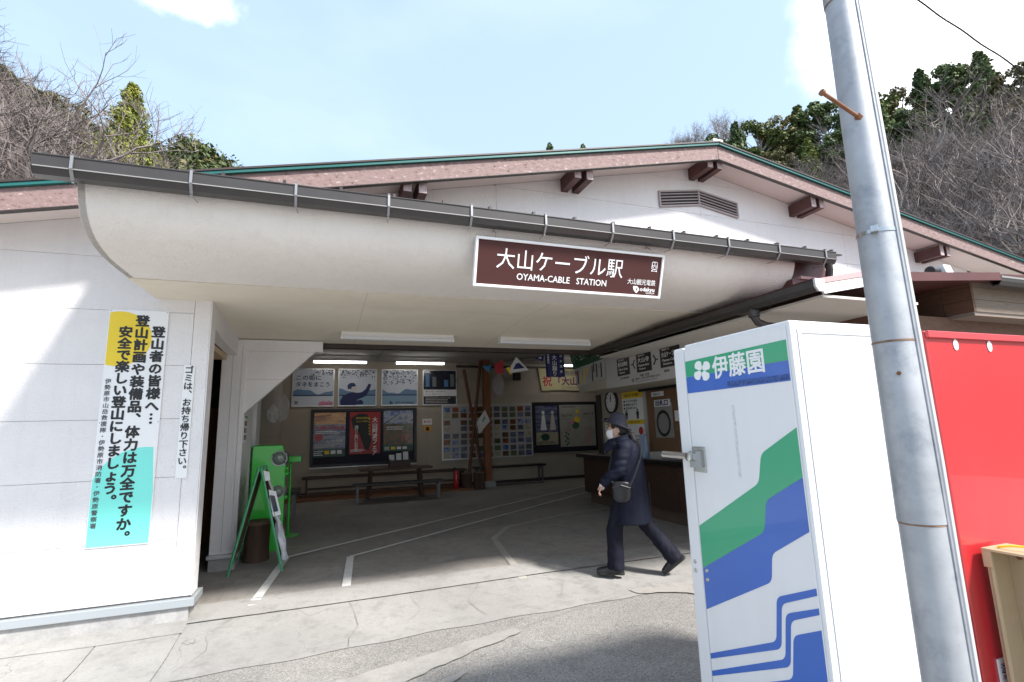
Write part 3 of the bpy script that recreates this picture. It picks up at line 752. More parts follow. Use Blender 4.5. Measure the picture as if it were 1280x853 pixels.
# ------------------------------------------------------------------ station sign on the canopy
sg = thing('station_sign', 'brown station name board in a white frame on the curved canopy', 'station sign', (1.94, 3.68, 2.82))
P0 = Vector((1.055, 3.735, 2.635)); ux = Vector((1,0,0)); uy = Vector((0, -.12, .365)).normalized(); un = ux.cross(uy)
SWd, SHt = 1.755, .392
Mx = Matrix((ux, uy, un)).transposed().to_4x4(); Mx.translation = P0
b = MB(); b.box(.02, SWd-.02, .02, SHt-.02, -.03, .0); b.xf(Mx); b.build('panel', sign_brown, sg)
b = MB(); b.box(0,SWd,0,.022,-.032,.012); b.box(0,SWd,SHt-.022,SHt,-.032,.012); b.box(0,.022,.022,SHt-.022,-.032,.012); b.box(SWd-.022,SWd,.022,SHt-.022,-.032,.012); b.xf(Mx); b.build('frame', white_paint, sg, bevel=.003)
def onsign(u, v): return P0 + ux*u + uy*v + un*.0005
text('大山ケーブル駅', .175, white_print, sg, onsign(.175,.17), ux, uy, bold=-.002, width=1.16)
text('OYAMA-CABLE   STATION', .075, white_print, sg, onsign(.36,.075), ux, uy, bold=.0008, width=.83)
text('大山観光電鉄', .055, white_print, sg, onsign(1.40,.115), ux, uy, width=.29)
text('odakyu', .05, white_print, sg, onsign(1.535,.058), ux, uy, bold=.001, width=.155)
text('GROUP', .022, white_print, sg, onsign(1.60,.036), ux, uy, width=.09)
b = MB(); b.prism([(1.465,.088),(1.47,.098),(1.505,.098),(1.525,.082),(1.527,.060),(1.505,.036),(1.49,.046),(1.472,.065)], 'z', .0005, .002); b.xf(Mx); b.build('odakyu_mark', white_print, sg)
b = MB(); b.prism([(1.502,.085),(1.512,.078),(1.508,.060),(1.498,.056)], 'z', .002, .003); b.xf(Mx); b.build('mark_cut', sign_brown, sg)
b = MB()
for q in [(1.635,1.642,.262,.318),(1.688,1.695,.262,.318),(1.640,1.69,.318,.325),(1.642,1.688,.255,.262),(1.642,1.688,.285,.291),(1.662,1.668,.291,.318),(1.648,1.656,.269,.278),(1.674,1.682,.269,.278),(1.636,1.646,.238,.250),(1.684,1.694,.238,.250),(1.646,1.684,.240,.245)]: b.box(*q, .0005, .002)
b.xf(Mx); b.build('train_symbol', white_print, sg)
for u in (.16, 1.60):
    b = MB(); b.tube([onsign(u, SHt-.005)-un*.01, onsign(u, SHt+.03)-un*.0, Vector((onsign(u,0).x, 3.665, 3.10))], .003, 5); b.tube([Vector((onsign(u,0).x-.01, 3.65, 3.06)), Vector((onsign(u,0).x, 3.67, 3.09))], .003, 5); b.build('hanging_wire', steel, sg)

# ------------------------------------------------------------------ boards on the left wall
ws = thing('mountain_safety_sign', 'tall white climbers safety notice with a yellow disc and mint foot on the left wall', 'notice board', (-1.615, W, .64))
x0, x1, z0, z1 = -1.84, -1.39, .64, 2.665; yb = W-.012
box('board', white_print, (x0, x1, yb, W-.003, z0, z1), ws)
def arc(cx, cz, r, n=48): return [(cx+r*math.cos(2*math.pi*i/n), cz+r*math.sin(2*math.pi*i/n)) for i in range(n)]
def cliprect(p, a, b, c, d):
    for f, g_ in ((lambda q: q[0]-a, 0), (lambda q: b-q[0], 0), (lambda q: q[1]-c, 0), (lambda q: d-q[1], 0)):
        o = []
        for i in range(len(p)):
            s, t = p[i], p[(i+1) % len(p)]; fs, ft = f(s), f(t)
            if fs >= 0: o.append(s)
            if fs*ft < 0: k = fs/(fs-ft); o.append((s[0]+(t[0]-s[0])*k, s[1]+(t[1]-s[1])*k))
        p = o
    return p
MB().prism(cliprect(arc(x0+.088, z1-.262, .247), x0+.006, x1-.006, z0, z1-.01), 'y', yb-.001, yb-.0002).build('yellow_disc', yellow_print, ws)
pm = [(x0+.006, z0+.006)] + [(x1-.006, z0+.006)] + [q for q in sorted(cliprect(arc(x0+.37, z1-1.60, .385), x0+.006, x1-.006, z1-1.60, z1), key=lambda q: -q[0])]
MB().prism(pm, 'y', yb-.001, yb-.0002).build('mint_disc', cyan_print, ws)
Xa, Za = (1,0,0), (0,0,1); yt = yb-.0015
vtext('登山者の皆様へ︙', .108, black_print, ws, (x0+.45*.85, yt, z1-.142), Xa, Za, bold=.0045, pitch=1.03)
vtext('登山計画や装備品︑体力は万全ですか︒', .108, black_print, ws, (x0+.45*.565, yt, z1-.045), Xa, Za, bold=.0045, pitch=1.015)
vtext('安全で楽しい登山にしましょう︒', .106, black_print, ws, (x0+.45*.30, yt, z1-.15), Xa, Za, bold=.0045, pitch=.98)
vtext('伊勢原市山岳救援隊・伊勢原市消防署・伊勢原警察署', .046, mat('dark_grey_print', (.08,.08,.09), .6), ws, (x0+.043, yt, z1-.62), Xa, Za, pitch=1.14, bold=.0006)
for xx in (x0+.012, x1-.012):
    for zz in (z1-.012, z1-1.0, z0+.012): MB().lathe([(.001,-.003),(.004,-.002),(.005,0)], (xx, yb, zz), 8, axis='y').build('screw', steel, ws)
ls = thing('litter_notice', 'narrow white take your litter home strip beside the wall corner', 'notice', (-1.195, W, 1.165))
box('board', white_print, (-1.238, -1.150, W-.010, W-.005, 1.165, 2.175), ls)
vtext('ゴミは︑お持ち帰り下さい︒', .074, black_print, ls, (-1.194, W-.0112, 2.165), Xa, Za, bold=.0018, pitch=1.0)

# ------------------------------------------------------------------ lamps
def strip_lamp(x, y, z, L_, m, label, group, wd=.10, h=.045, name='strip_light'):
    t = thing(name, label, 'strip light', (x, y, z), group)
    b = MB(); b.prism([(-wd/2,0),(wd/2,0),(wd/2*.75,h),(-wd/2*.75,h)], 'x', -L_/2, L_/2); b.build('tray', white_paint, t, local=True)
    b = MB(); b.prism([(-wd*.42,-.03),(-wd*.3,-.042),(wd*.3,-.042),(wd*.42,-.03),(wd*.42,-.002),(-wd*.42,-.002)], 'x', -L_/2+.02, L_/2-.02); b.build('diffuser', m, t, local=True)
    b = MB(); b.box(-L_/2-.004, -L_/2+.018, -wd*.45, wd*.45, -.04, .0); b.box(L_/2-.018, L_/2+.004, -wd*.45, wd*.45, -.04, .0); b.build('end_cap', white_paint, t, local=True)
    return t
strip_lamp(.84, 6.45, 2.692, 1.40, lamp_off, 'unlit white strip light on the canopy soffit, the left one', None, .12)
strip_lamp(2.86, 6.42, 2.692, 1.36, lamp_off, 'unlit white strip light on the canopy soffit, the right one', None, .12)
for x, lab in ((.28, 'lit strip light above the poster of the two line slogan'), (2.22, 'lit strip light above the dark night view poster'), (6.55, 'lit strip light behind the navy hanging banner')):
    strip_lamp(x, 12.9, 3.235, 1.25, lamp_on, lab, 'lit strip lights inside the hall', .12)
    o = col.objects[-1]

# ------------------------------------------------------------------ posters and boards on the back wall
YB = HY
def framed(name, x0, x1, z0, z1, label, cat='poster', fm=alu, y=YB, fw=.028, base=None, group=None):
    t = thing(name, label, cat, ((x0+x1)/2, y, z0), group)
    b = MB(); b.box(x0,x1,y-.045,y-.004,z0,z0+fw); b.box(x0,x1,y-.045,y-.004,z1-fw,z1); b.box(x0,x0+fw,y-.045,y-.004,z0+fw,z1-fw); b.box(x1-fw,x1,y-.045,y-.004,z0+fw,z1-fw)
    b.build('frame', fm, t, bevel=.003)
    box('print', base or white_print, (x0+fw, x1-fw, y-.03, y-.01, z0+fw, z1-fw), t)
    return t
paper_sky = mat('paper_sky', (.60,.64,.70), .35, coat=.15)
hill_blue = mat('print_hill_blue', (.14,.24,.38), .35, coat=.4); sea_blue = mat('print_sea_blue', (.22,.36,.48), .35, coat=.4); navy_c = mat('print_navy', (.012,.022,.10), .45); pink_p = mat('print_pink', (.70,.25,.38), .4)
def confetti(t, x0, x1, z0, z1, n, seed, dens=lambda u, v: 1):
    rnd = random.Random(seed); b = MB()
    for _ in range(int(n*1.7)):
        u, v = rnd.random(), rnd.random()
        if rnd.random() > dens(u, v): continue
        cx, cz = x0+(x1-x0)*u, z0+(z1-z0)*v; r = rnd.uniform(.010, .028); a = rnd.uniform(0, 3)
        b.prism([(cx+r*math.cos(a+k*1.57)*(1 if k % 2 else .55), cz+r*math.sin(a+k*1.57)*(1 if k % 2 else .55)) for k in range(4)], 'y', YB-.0335, YB-.0325)
    b.build('confetti_print', navy_c, t, kind='stuff')
def seascape(t, x0, x1, z0, ph):
    P_ = [(x0, z0+.27)] + [(x0+(x1-x0)*i/20, z0+.36+.06*math.sin(i*.35+ph)+.02*math.sin(i*.9+ph)) for i in range(21)] + [(x1, z0+.27)]
    MB().prism(P_, 'y', YB-.0325, YB-.0305).build('far_hills_print', hill_blue, t)
    box('shore_print', navy_c, (x0, x1, YB-.033, YB-.0305, z0+.245, z0+.272), t)
    box('water_print', sea_blue, (x0, x1, YB-.0325, YB-.0305, z0, z0+.244), t)
xs4 = [(-.84,.165),(.26,1.23),(1.35,2.32),(2.45,3.41)]
p1 = framed('wall_poster', -.84, .165, 2.19, 3.17, 'framed pale poster of a two line slogan above a lake, leftmost in the upper row', base=paper_sky)
text('この街に', .135, navy_c, p1, (-.76, YB-.033, 2.88), bold=.0025, width=.58); text('タネをまこう', .135, navy_c, p1, (-.76, YB-.033, 2.71), bold=.0025, width=.80)
seascape(p1, -.812, .137, 2.218, 0); confetti(p1, -.40, .13, 3.0, 3.14, 60, 1, lambda u, v: .3+u)
b = MB()
for k in range(7): b.prism([(-.22+k*.05, 2.22), (-.17+k*.05, 2.22), (-.13+k*.05+(k%2)*.03, 2.30+.05*math.sin(k*2)), (-.17+k*.05, 2.33)], 'y', YB-.0345, YB-.0335)
b.build('pink_mark', pink_p, p1); box('qr_blank', grey_print, (-.77, -.69, YB-.035, YB-.0335, 2.26, 2.34), p1)
bpy.data.objects.remove(p1.children[-1])
p2 = framed('wall_poster', .26, 1.23, 2.19, 3.17, 'framed poster of a figure in navy scattering seeds, second in the upper row', base=paper_sky)
seascape(p2, .288, 1.202, 2.218, 1.2); confetti(p2, .30, 1.19, 2.93, 3.14, 130, 2, lambda u, v: .35+.6*v)
b = MB(); b.prism([(.33,2.22),(.32,2.34),(.38,2.46),(.50,2.52),(.62,2.56),(.75,2.54),(.86,2.56),(.95,2.64),(1.02,2.78),(1.09,2.76),(1.04,2.60),(.96,2.46),(.84,2.40),(.74,2.36),(.72,2.22)], 'y', YB-.0355, YB-.034)
b.prism([(.50,2.64),(.49,2.74),(.56,2.80),(.66,2.80),(.71,2.72),(.64,2.70),(.60,2.64)], 'y', YB-.0355, YB-.034); b.prism([(.72,2.24),(.74,2.34),(.84,2.36),(.90,2.30),(.88,2.24)], 'y', YB-.037, YB-.036); b.build('figure_print', navy_c, p2)
MB().prism([(.58,2.60),(.60,2.70),(.72,2.70),(.73,2.62),(.66,2.56)], 'y', YB-.037, YB-.0357).build('face_print', mat('print_pale', (.6,.55,.52), .5), p2)
p3 = framed('wall_poster', 1.35, 2.32, 2.19, 3.17, 'framed poster of dark seeds falling over a lake, third in the upper row', base=paper_sky)
seascape(p3, 1.378, 2.292, 2.218, 2.3); confetti(p3, 1.39, 2.28, 2.75, 3.14, 260, 3, lambda u, v: .15+.85*v*(1-abs(u-.5)*.5))
text('JES Holdings', .075, navy_c, p3, (1.72, YB-.0335, 2.25), bold=.001, width=.50)
MB().prism([(1.56,2.24),(1.66,2.24),(1.64,2.30),(1.62,2.27),(1.60,2.34)], 'y', YB-.0345, YB-.0335).build('company_mark', navy_c, p3)
p4 = framed('wall_poster', 2.45, 3.41, 2.19, 3.17, 'framed dark night view poster with a white text band, rightmost in the upper row', base=mat('print_night', (.015,.02,.035), .25, coat=.5, var=.6, vscale=6))
box('text_band', white_print, (2.478, 3.382, YB-.033, YB-.0305, 2.44, 2.62), p4)
text('暮らしのそばで、あなたを支える。', .05, black_print, p4, (2.53, YB-.034, 2.55), width=.55); text('安心を、地域とともに。', .04, grey_print, p4, (2.53, YB-.034, 2.48), width=.45)
for i, xx in enumerate((2.53, 2.72, 3.05, 3.22)): box('light_print', [mat('print_blue_light', (.08,.22,.42), .3), mat('print_grey_light', (.16,.18,.19), .3)][i % 2], (xx, xx+.11, YB-.033, YB-.0305, 2.70, 3.05 - .08*(i % 3)), p4)
# photographic prints
def photo_mat(name, cols, scale=4, seed=0, stretch=(1,1,1)):
    m = bpy.data.materials.new(name); m.use_nodes = True
    T = m.node_tree; b = T.nodes['Principled BSDF']; L = T.links.new
    t = T.nodes.new('ShaderNodeTexCoord'); mp = T.nodes.new('ShaderNodeMapping'); mp.inputs['Location'].default_value = (seed*3.1, seed*1.7, seed); mp.inputs['Scale'].default_value = stretch
    oi = T.nodes.new('ShaderNodeObjectInfo'); ad = T.nodes.new('ShaderNodeVectorMath'); ad.operation = 'ADD'
    cm = T.nodes.new('ShaderNodeCombineXYZ'); ml = T.nodes.new('ShaderNodeMath'); ml.operation = 'MULTIPLY'; ml.inputs[1].default_value = 50
    L(oi.outputs['Random'], ml.inputs[0]); L(ml.outputs[0], cm.inputs[1]); L(t.outputs['Object'], ad.inputs[0]); L(cm.outputs[0], ad.inputs[1]); L(ad.outputs[0], mp.inputs[0])
    n = T.nodes.new('ShaderNodeTexNoise'); n.inputs['Scale'].default_value = scale; n.inputs['Detail'].default_value = 8; n.inputs['Roughness'].default_value = .7; L(mp.outputs[0], n.inputs['Vector'])
    cr = T.nodes.new('ShaderNodeValToRGB'); e = cr.color_ramp.elements
    k = len(cols)
    e[0].position = .3; e[0].color = (*cols[0], 1); e[1].position = .7; e[1].color = (*cols[-1], 1)
    for i in range(1, k-1): x = e.new(.3+.4*i/(k-1)); x.color = (*cols[i], 1)
    L(n.outputs['Fac'], cr.inputs[0]); L(cr.outputs[0], b.inputs['Base Color']); b.inputs['Roughness'].default_value = .3; b.inputs['Coat Weight'].default_value = .3
    return m
ph_sunset = photo_mat('photo_sunset', [(.03,.012,.02),(.28,.09,.02),(.60,.30,.06),(.08,.04,.05)], 3, 1, (.6,1,3))
ph_blue = photo_mat('photo_blue_ridges', [(.015,.025,.08),(.05,.07,.17),(.22,.24,.32),(.02,.03,.06)], 4, 2, (.6,1,3))
ph_forest = photo_mat('photo_forest', [(.01,.02,.01),(.03,.06,.02),(.16,.06,.02),(.05,.09,.04)], 7, 3)
ph_town = photo_mat('photo_town', [(.03,.03,.04),(.14,.12,.11),(.05,.08,.14),(.25,.22,.20)], 8, 4)
ph_red = photo_mat('photo_autumn', [(.18,.012,.012),(.04,.05,.015),(.30,.06,.02),(.03,.025,.025)], 7, 5)
ph_sky = photo_mat('photo_sky', [(.015,.04,.20),(.04,.11,.32),(.35,.38,.45),(.02,.05,.15)], 5, 6)
ph_field = photo_mat('photo_field', [(.02,.08,.015),(.15,.14,.03),(.04,.13,.12),(.015,.05,.025)], 6, 7)
ph_cream = photo_mat('photo_cream', [(.42,.38,.24),(.50,.46,.32),(.30,.30,.20),(.46,.42,.30)], 10, 8)
blackf = mat('black_frame', (.012,.012,.018), .4)
cs1 = framed('display_case', -.36, 2.29, .68, 2.13, 'long black display case with three posters on the back wall', 'display case', blackf, base=mat('case_felt', (.02,.02,.035), .8), fw=.07)
box('case_sill', alu, (-.36, 2.29, YB-.05, YB-.005, .665, .679), cs1)
def sheet_poster(name, x0, x1, z0, z1, m, label, y=YB-.035, group=None):
    t = thing(name, label, 'poster', ((x0+x1)/2, y, z0), group)
    box('paper', m, (x0, x1, y-.003, y, z0, z1), t); return t
q = sheet_poster('paper_poster', -.29, .47, .93, 2.04, ph_blue, 'sunset mountain poster with green foot in the black case, left one'); yq = YB-.0385
box('sunset_band', ph_sunset, (-.29, .47, yq-.001, yq, 1.74, 2.04), q); box('green_foot', mat('print_dark_green', (.02,.08,.05), .4), (-.29,.47,yq-.001,yq,.93,1.13), q)
text('大山絶景と平成大山講', .10, mat('print_red', (.55,.03,.05), .5), q, (-.27, yq-.001, 1.62), bold=.002, width=.70); text('江ノ島電鉄', .05, white_print, q, (.0, yq-.001, 1.30), width=.4)
for k in range(3): box('ticket_print', yellow_print if k == 0 else white_print, (-.02+k*.15, .09+k*.15, yq-.002, yq-.001, 1.0, 1.09), q)
MB().lathe([(.001,-.001),(.10,-.001),(.10,0)], (-.17, yq-.0005, 1.42), 20, axis='y').build('round_stamp', mat('print_rose', (.50,.10,.12), .5), q)
q = sheet_poster('paper_poster', .57, 1.34, .97, 2.04, mat('print_scarlet', (.36,.015,.02), .4), 'red and black kabuki coloured event poster in the middle of the black case')
b = MB(); b.prism([(.60,1.88),(.78,2.0),(1.0,1.98),(1.08,1.85),(1.05,1.6),(1.12,1.3),(1.05,1.05),(.95,1.1),(.86,1.35),(.78,1.55),(.66,1.6)], 'y', yq-.001, yq); b.build('black_figure_print', black_print, q)
vtext('大山阿波フェア', .14, white_print, q, (1.20, yq-.001, 1.90), Xa, Za, bold=.003, pitch=1.0); vtext('春の特別公演', .055, yellow_print, q, (1.06, yq-.0015, 1.88), Xa, Za, pitch=1.4)
text('特別開催', .06, yellow_print, q, (.72, yq-.0015, 1.86), width=.35); text('大山の魅力', .05, yellow_print, q, (.72, yq-.0015, 1.78), width=.33)
vtext('踊りと笑いの祭典', .10, white_print, q, (.74, yq-.0015, 1.70), Xa, Za, pitch=.82)
q = sheet_poster('paper_poster', 1.42, 2.19, 1.0, 2.06, ph_forest, 'landscape poster of sky and autumn woods in the black case, right one')
box('sky_print', ph_sky, (1.42, 2.19, yq-.001, yq, 1.72, 2.06), q); box('autumn_print', ph_red, (1.83, 2.19, yq-.001, yq, 1.22, 1.52), q); box('green_foot', MATS['print_dark_green'], (1.42,2.19,yq-.001,yq,1.0,1.17), q)
b = MB(); b.tube([(1.44,yq-.002,1.72),(1.83,yq-.002,1.98)], .01, 5); b.tube([(1.42,yq-.002,1.80),(1.78,yq-.002,1.70)], .006, 5); b.build('branch_print', black_print, q)
for k in range(3): box('ticket_print', yellow_print if k == 0 else white_print, (1.62+k*.15, 1.73+k*.15, yq-.002, yq-.001, 1.05, 1.12), q)
# small stickers
s_ = thing('wall_sticker', 'small white AED sticker on the back wall, the upper one', 'sticker', (2.58,YB,1.67)); box('paper', white_print, (2.45,2.71,YB-.006,YB-.001,1.67,1.83), s_); text('AED', .09, mat('print_red', (.55,.03,.05), .5), s_, (2.55,YB-.007,1.72), width=.14)
MB().lathe([(.001,-.001),(.025,-.001),(.025,0)], (2.51,YB-.0065,1.75), 12, axis='y').build('heart_mark', MATS['print_red'], s_)
s_ = thing('wall_sticker', 'small orange warning sticker below the AED sticker', 'sticker', (2.58,YB,1.49)); box('paper', mat('print_orange', (.75,.35,.03), .5), (2.48,2.70,YB-.006,YB-.001,1.49,1.64), s_)
MB().prism([(2.54,1.51),(2.64,1.51),(2.63,1.59),(2.59,1.62),(2.55,1.59)], 'y', YB-.008, YB-.006).build('figure_mark', black_print, s_)
# photo board
pbd = framed('photo_board', 2.98, 5.64, .70, 2.20, 'large white board covered with rows of small landscape photographs', 'photo board', alu, base=mat('board_paper', (.46,.44,.42), .6), fw=.03)
cards = [ph_blue, ph_forest, ph_town, ph_red, ph_sky, ph_field, ph_cream]
cm = {}
for i, m_ in enumerate(cards):
    b = MB(); b.box(-.088, .088, -.004, 0, -.066, .066); o = b.build('photo_card', m_, pbd, local=True); cm[i] = o
used = set(); rnd = random.Random(5)
for r_ in range(4):
    for c_ in range(11):
        for h_ in range(2):
            if (r_, c_) in ((1, 1),): continue
            X_ = 3.12 + c_*.238 + (.02 if c_ > 4 else 0); Z_ = 2.06 - r_*.362 - h_*.165
            k = rnd.randrange(7); pr = cm[k]
            if k in used: o = pr.copy(); col.objects.link(o)
            else: o = pr; used.add(k)
            o.location = (X_-pbd.location.x + rnd.uniform(-.006,.006), -.034, Z_-pbd.location.z + rnd.uniform(-.006,.006)); o.rotation_euler = (0, rnd.uniform(-.03,.03), 0)
for k in range(7):
    if k not in used: bpy.data.objects.remove(cm[k])
# second display case
cs2 = framed('display_case', 5.67, 7.80, .78, 2.24, 'black display case with pale flower poster at the right of the photo board', 'display case', blackf, base=MATS['case_felt'], fw=.06)
q = sheet_poster('paper_poster', 5.76, 6.46, 1.0, 2.13, ph_blue, 'blue costume photo poster in the right display case, left one')
for xx, mm in ((6.0, white_print), (6.3, mat('print_pale', (.6,.55,.52), .5))):
    b = MB(); b.ell((xx, yq-.004, 1.93), (.05,.003,.06)); b.prism([(xx-.04,1.86),(xx+.04,1.86),(xx+.10,1.42),(xx-.10,1.42)], 'y', yq-.006, yq-.003); b.build('figure_print', mm, q)
box('cream_band', ph_cream, (5.76,6.46,yq-.001,yq,1.0,1.36), q); MB().ell((6.05,yq-.003,1.22),(.14,.003,.10)).build('wreath_print', MATS['print_dark_green'], q)
q = sheet_poster('paper_poster', 6.53, 7.72, .92, 2.15, mat('poster_linen', (.40,.39,.34), .5, var=.15, vscale=4), 'pale poster of two white flower stems in the right display case')
grn = mat('print_leaf', (.05,.16,.06), .5)
for xx, zz, rr in ((7.12,1.95,.06),(7.10,1.70,.10),(7.05,1.55,.12),(6.95,1.62,.07)): MB().ell((xx,yq-.003,zz),(rr,.003,rr)).build('flower_print', [grn, white_print, yellow_print, pink_p][int(rr*100) % 4], q)
for xx in (6.75, 7.45):
    b = MB()
    for k in range(8): b.ell((xx+.05*math.sin(k*2.3), yq-.002, .98+k*.05), (.035,.002,.03), 8, 5)
    b.build('small_bouquet_print', [grn, pink_p][xx > 7], q)
text('大山ブーケ', .09, black_print, q, (6.58,yq-.001,1.80), bold=.002, width=.36); text('大山ブーケ', .09, black_print, q, (7.32,yq-.001,1.84), bold=.002, width=.36)
text('こどもの花', .05, MATS['print_red'], q, (6.64,yq-.001,1.40), width=.24); text('おとなの花', .05, MATS['print_red'], q, (7.34,yq-.001,1.42), width=.24)
def small_print(t, x0, x1, z0, z1, rows, m, seed, y=None, fill=.8):
    rnd = random.Random(seed); b = MB(); y = yq-.0015 if y is None else y
    for r_ in range(rows):
        z = z1-(z1-z0)*(r_+.5)/rows; h_ = (z1-z0)/rows*.42; x = x0
        while x < x0+(x1-x0)*rnd.uniform(fill*.8, 1):
            w_ = min(rnd.uniform(.012,.04), x1-x); 
            if w_ < .004: break
            b.box(x, x+w_, y-.001, y, z-h_/2, z+h_/2); x += w_+.008
    b.build('small_print', m, t, kind='stuff')
_p = [o for o in bpy.data.objects if o.get('category') == 'poster']
def _by(word): return [o for o in _p if word in o['label']][0]
small_print(_by('sunset mountain'), -.24, .44, 1.50, 1.58, 2, white_print, 1); small_print(_by('sunset mountain'), -.25, .42, 1.16, 1.27, 3, MATS['print_pale'], 2); small_print(_by('sunset mountain'), -.27, -.05, .96, 1.1, 3, white_print, 3)
small_print(_by('kabuki'), .60, .98, 1.02, 1.10, 3, white_print, 4); small_print(_by('landscape poster'), 1.45, 1.60, 1.03, 1.13, 3, white_print, 5); small_print(_by('landscape poster'), 1.50, 2.1, 1.55, 1.66, 2, white_print, 6)
small_print(_by('blue costume'), 5.80, 6.42, 1.03, 1.10, 2, black_print, 7); small_print(_by('pale poster'), 6.60, 7.0, 1.70, 1.76, 2, grey_print, 8); small_print(_by('pale poster'), 7.3, 7.65, 1.74, 1.80, 2, grey_print, 9); small_print(_by('pale poster'), 6.6, 7.65, 2.06, 2.12, 1, black_print, 10, fill=.5)
small_print(_by('night view'), 2.53, 3.34, 2.24, 2.41, 4, MATS['print_pale'], 11, y=YB-.0325)
# congratulation banner
bn = thing('congratulation_banner', 'cream banner with red 祝 and purple 大山詣り high on the back wall', 'banner', (6.9, YB, 2.6))
b = MB(); P_ = [(5.88,3.24),(7.95,3.24),(7.95,2.585)] + [(7.95-(7.95-5.98)*i/10, 2.585+.01*math.sin(i*1.1)) for i in range(1,11)]; b.prism(P_[::-1], 'y', YB-.07, YB-.062); b.build('cloth', mat('banner_cream', (.60,.55,.30), .7, var=.08), bn)
pur = mat('print_purple', (.16,.02,.14), .5)
text('伊勢原市', .17, grey_print, bn, (6.55,YB-.071,3.04), bold=.003, width=.72); text('祝', .32, MATS['print_red'], bn, (6.0,YB-.071,2.74), bold=.006); text('「大山詣り」', .27, pur, bn, (6.36,YB-.071,2.76), bold=.008, width=1.3)
text('江戸庶民の信仰と行楽の地', .085, grey_print, bn, (6.62,YB-.071,2.63), width=1.15)
spk = thing('wall_speaker', 'small black speaker high on the back wall beside the cream banner', 'speaker', (5.15,YB,2.85)); b = MB(); b.box(5.05,5.25,YB-.28,YB-.12,2.86,3.08); b.build('housing', black_print, spk, bevel=.01); b = MB(); b.tube([(5.15,YB-.005,2.95),(5.15,YB-.13,2.95)], .015, 6); b.build('bracket', steel, spk)

# ------------------------------------------------------------------ hall furniture
tpost = thing('timber_post', 'orange timber post with two crossed braces on a concrete foot', 'post', (4.09, 13.3, 0))
box('post', timber, (4.0, 4.18, 13.2, 13.38, .15, 3.378), tpost, bevel=.006)
box('foot', found_m, (3.93, 4.25, 13.12, 13.46, 0, .149), tpost, bevel=.01)
for a, b_ in (((3.48,13.35,3.12),(3.98,13.33,.22)), ((3.92,13.2,3.36),(3.56,13.25,.32))):
    b = MB(); b.tube([a, b_], .045, 8); b.build('brace', mat('brown_brace', (.13,.05,.025), .6, var=.2), tpost, smooth=True)
pk = thing('diamond_placard', 'white diamond placard with small coloured marks hung on the timber post', 'placard', (3.9,13.15,1.5))
b = MB(); b.prism([(3.76,1.70),(3.99,2.02),(4.13,1.72),(3.82,1.38)], 'y', 13.12, 13.135); b.build('sheet', white_print, pk); b = MB(); b.prism([(3.82,1.60),(3.86,1.63),(3.85,1.56)], 'y', 13.116, 13.119); b.box(3.85,3.88,13.116,13.119,1.5,1.54); b.build('orange_mark', yellow_print, pk)
b = MB(); b.prism([(3.90,1.72),(3.97,1.85),(4.0,1.80),(3.93,1.68)], 'y', 13.116, 13.119); b.build('green_mark', aframe_green, pk)
def bag(name, c, r, label, seed):
    b = MB(); b.ell((0,0,0), (1,1,1), 14, 12)
    V = []
    for p in b.v:
        n = noise.noise(Vector(p)*2.5+Vector((seed,0,0)))*.35 + noise.noise(Vector(p)*6+Vector((seed,4,0)))*.15
        t = 1 if p[2] < .5 else 1-(p[2]-.5)*1.3
        V.append((c[0]+p[0]*r[0]*(1+n)*t, c[1]+p[1]*r[1]*(1+n)*t, c[2]+p[2]*r[2]*(1+n*.4)))
    b.v = V; b.tube([(c[0],c[1],c[2]+r[2]*.8),(c[0],c[1],c[2]+r[2]*1.6)], .004, 5)
    return tag(b.build(name, plastic), label, 'plastic bag')
bag('plastic_bag', (4.45,13.3,2.72), (.16,.06,.32), 'clear plastic bag hanging beside the timber post', 1)
bag('plastic_bag', (-.72,9.6,1.98), (.12,.1,.25), 'clear plastic bag hanging on the left hall wall above the green machine', 4)
bag('plastic_bag', (-.80,8.9,1.85), (.08,.08,.15), 'smaller clear plastic bag left of the larger one above the green machine', 8)
def bench(name, x0, x1, y0, y1, h, seat_m, leg_m, label, boards=1, th=.05):
    t = thing(name, label, 'bench', ((x0+x1)/2, (y0+y1)/2, 0))
    for i in range(boards):
        a = y0+(y1-y0)*i/boards; b_ = y0+(y1-y0)*(i+1)/boards
        MB().box(x0,x1,a+.004,b_-.004,h-th,h).build('seat' if boards == 1 else 'seat_board', seat_m, t, bevel=.006)
    for x in (x0+.08, x1-.12):
        for y in (y0+.03, y1-.07): MB().box(x,x+.04,y,y+.04,0,h-th).build('leg', leg_m, t)
    for x in (x0+.08, x1-.12): MB().box(x+.002,x+.038,y0+.07,y1-.07,h-th-.05,h-th-.002).build('rail', leg_m, t)
    return t
black_seat = mat('black_vinyl', (.015,.014,.014), .4)
dkgrey = mat('bench_grey_leg', (.16,.16,.17), .4, .5)
bench('bench', .58, 2.56, 11.75, 12.05, .41, black_seat, dkgrey, 'black topped bench with grey metal legs in front of the wooden table')
bench('bench', 3.72, 5.75, 13.2, 13.55, .52, black_seat, dkgrey, 'black cushioned bench below the photo board')
bench('bench', -.9, -.42, 10.2, 11.0, .50, black_seat, dkgrey, 'short black bench behind the green table by the left wall')
tb = bench('bench', -.5, 3.5, 13.2, 13.6, .50, dark_timber, dark_timber, 'long dark wooden bench along the wall under the black display case', 2)
box('shelf_board', dark_timber, (-.4,3.4,13.3,13.5,.2,.23), tb)
tab = thing('wooden_table', 'low dark wooden table with splayed legs in the hall', 'table', (1.57, 12.4, 0))
for i in range(4): MB().box(.75,2.38,12.12+i*.145,12.12+i*.145+.14,.645,.69).build('top_board', mat('table_wood', (.10,.055,.035), .6, var=.25, vscale=4, stretch=(1,6,6)), tab, bevel=.005)
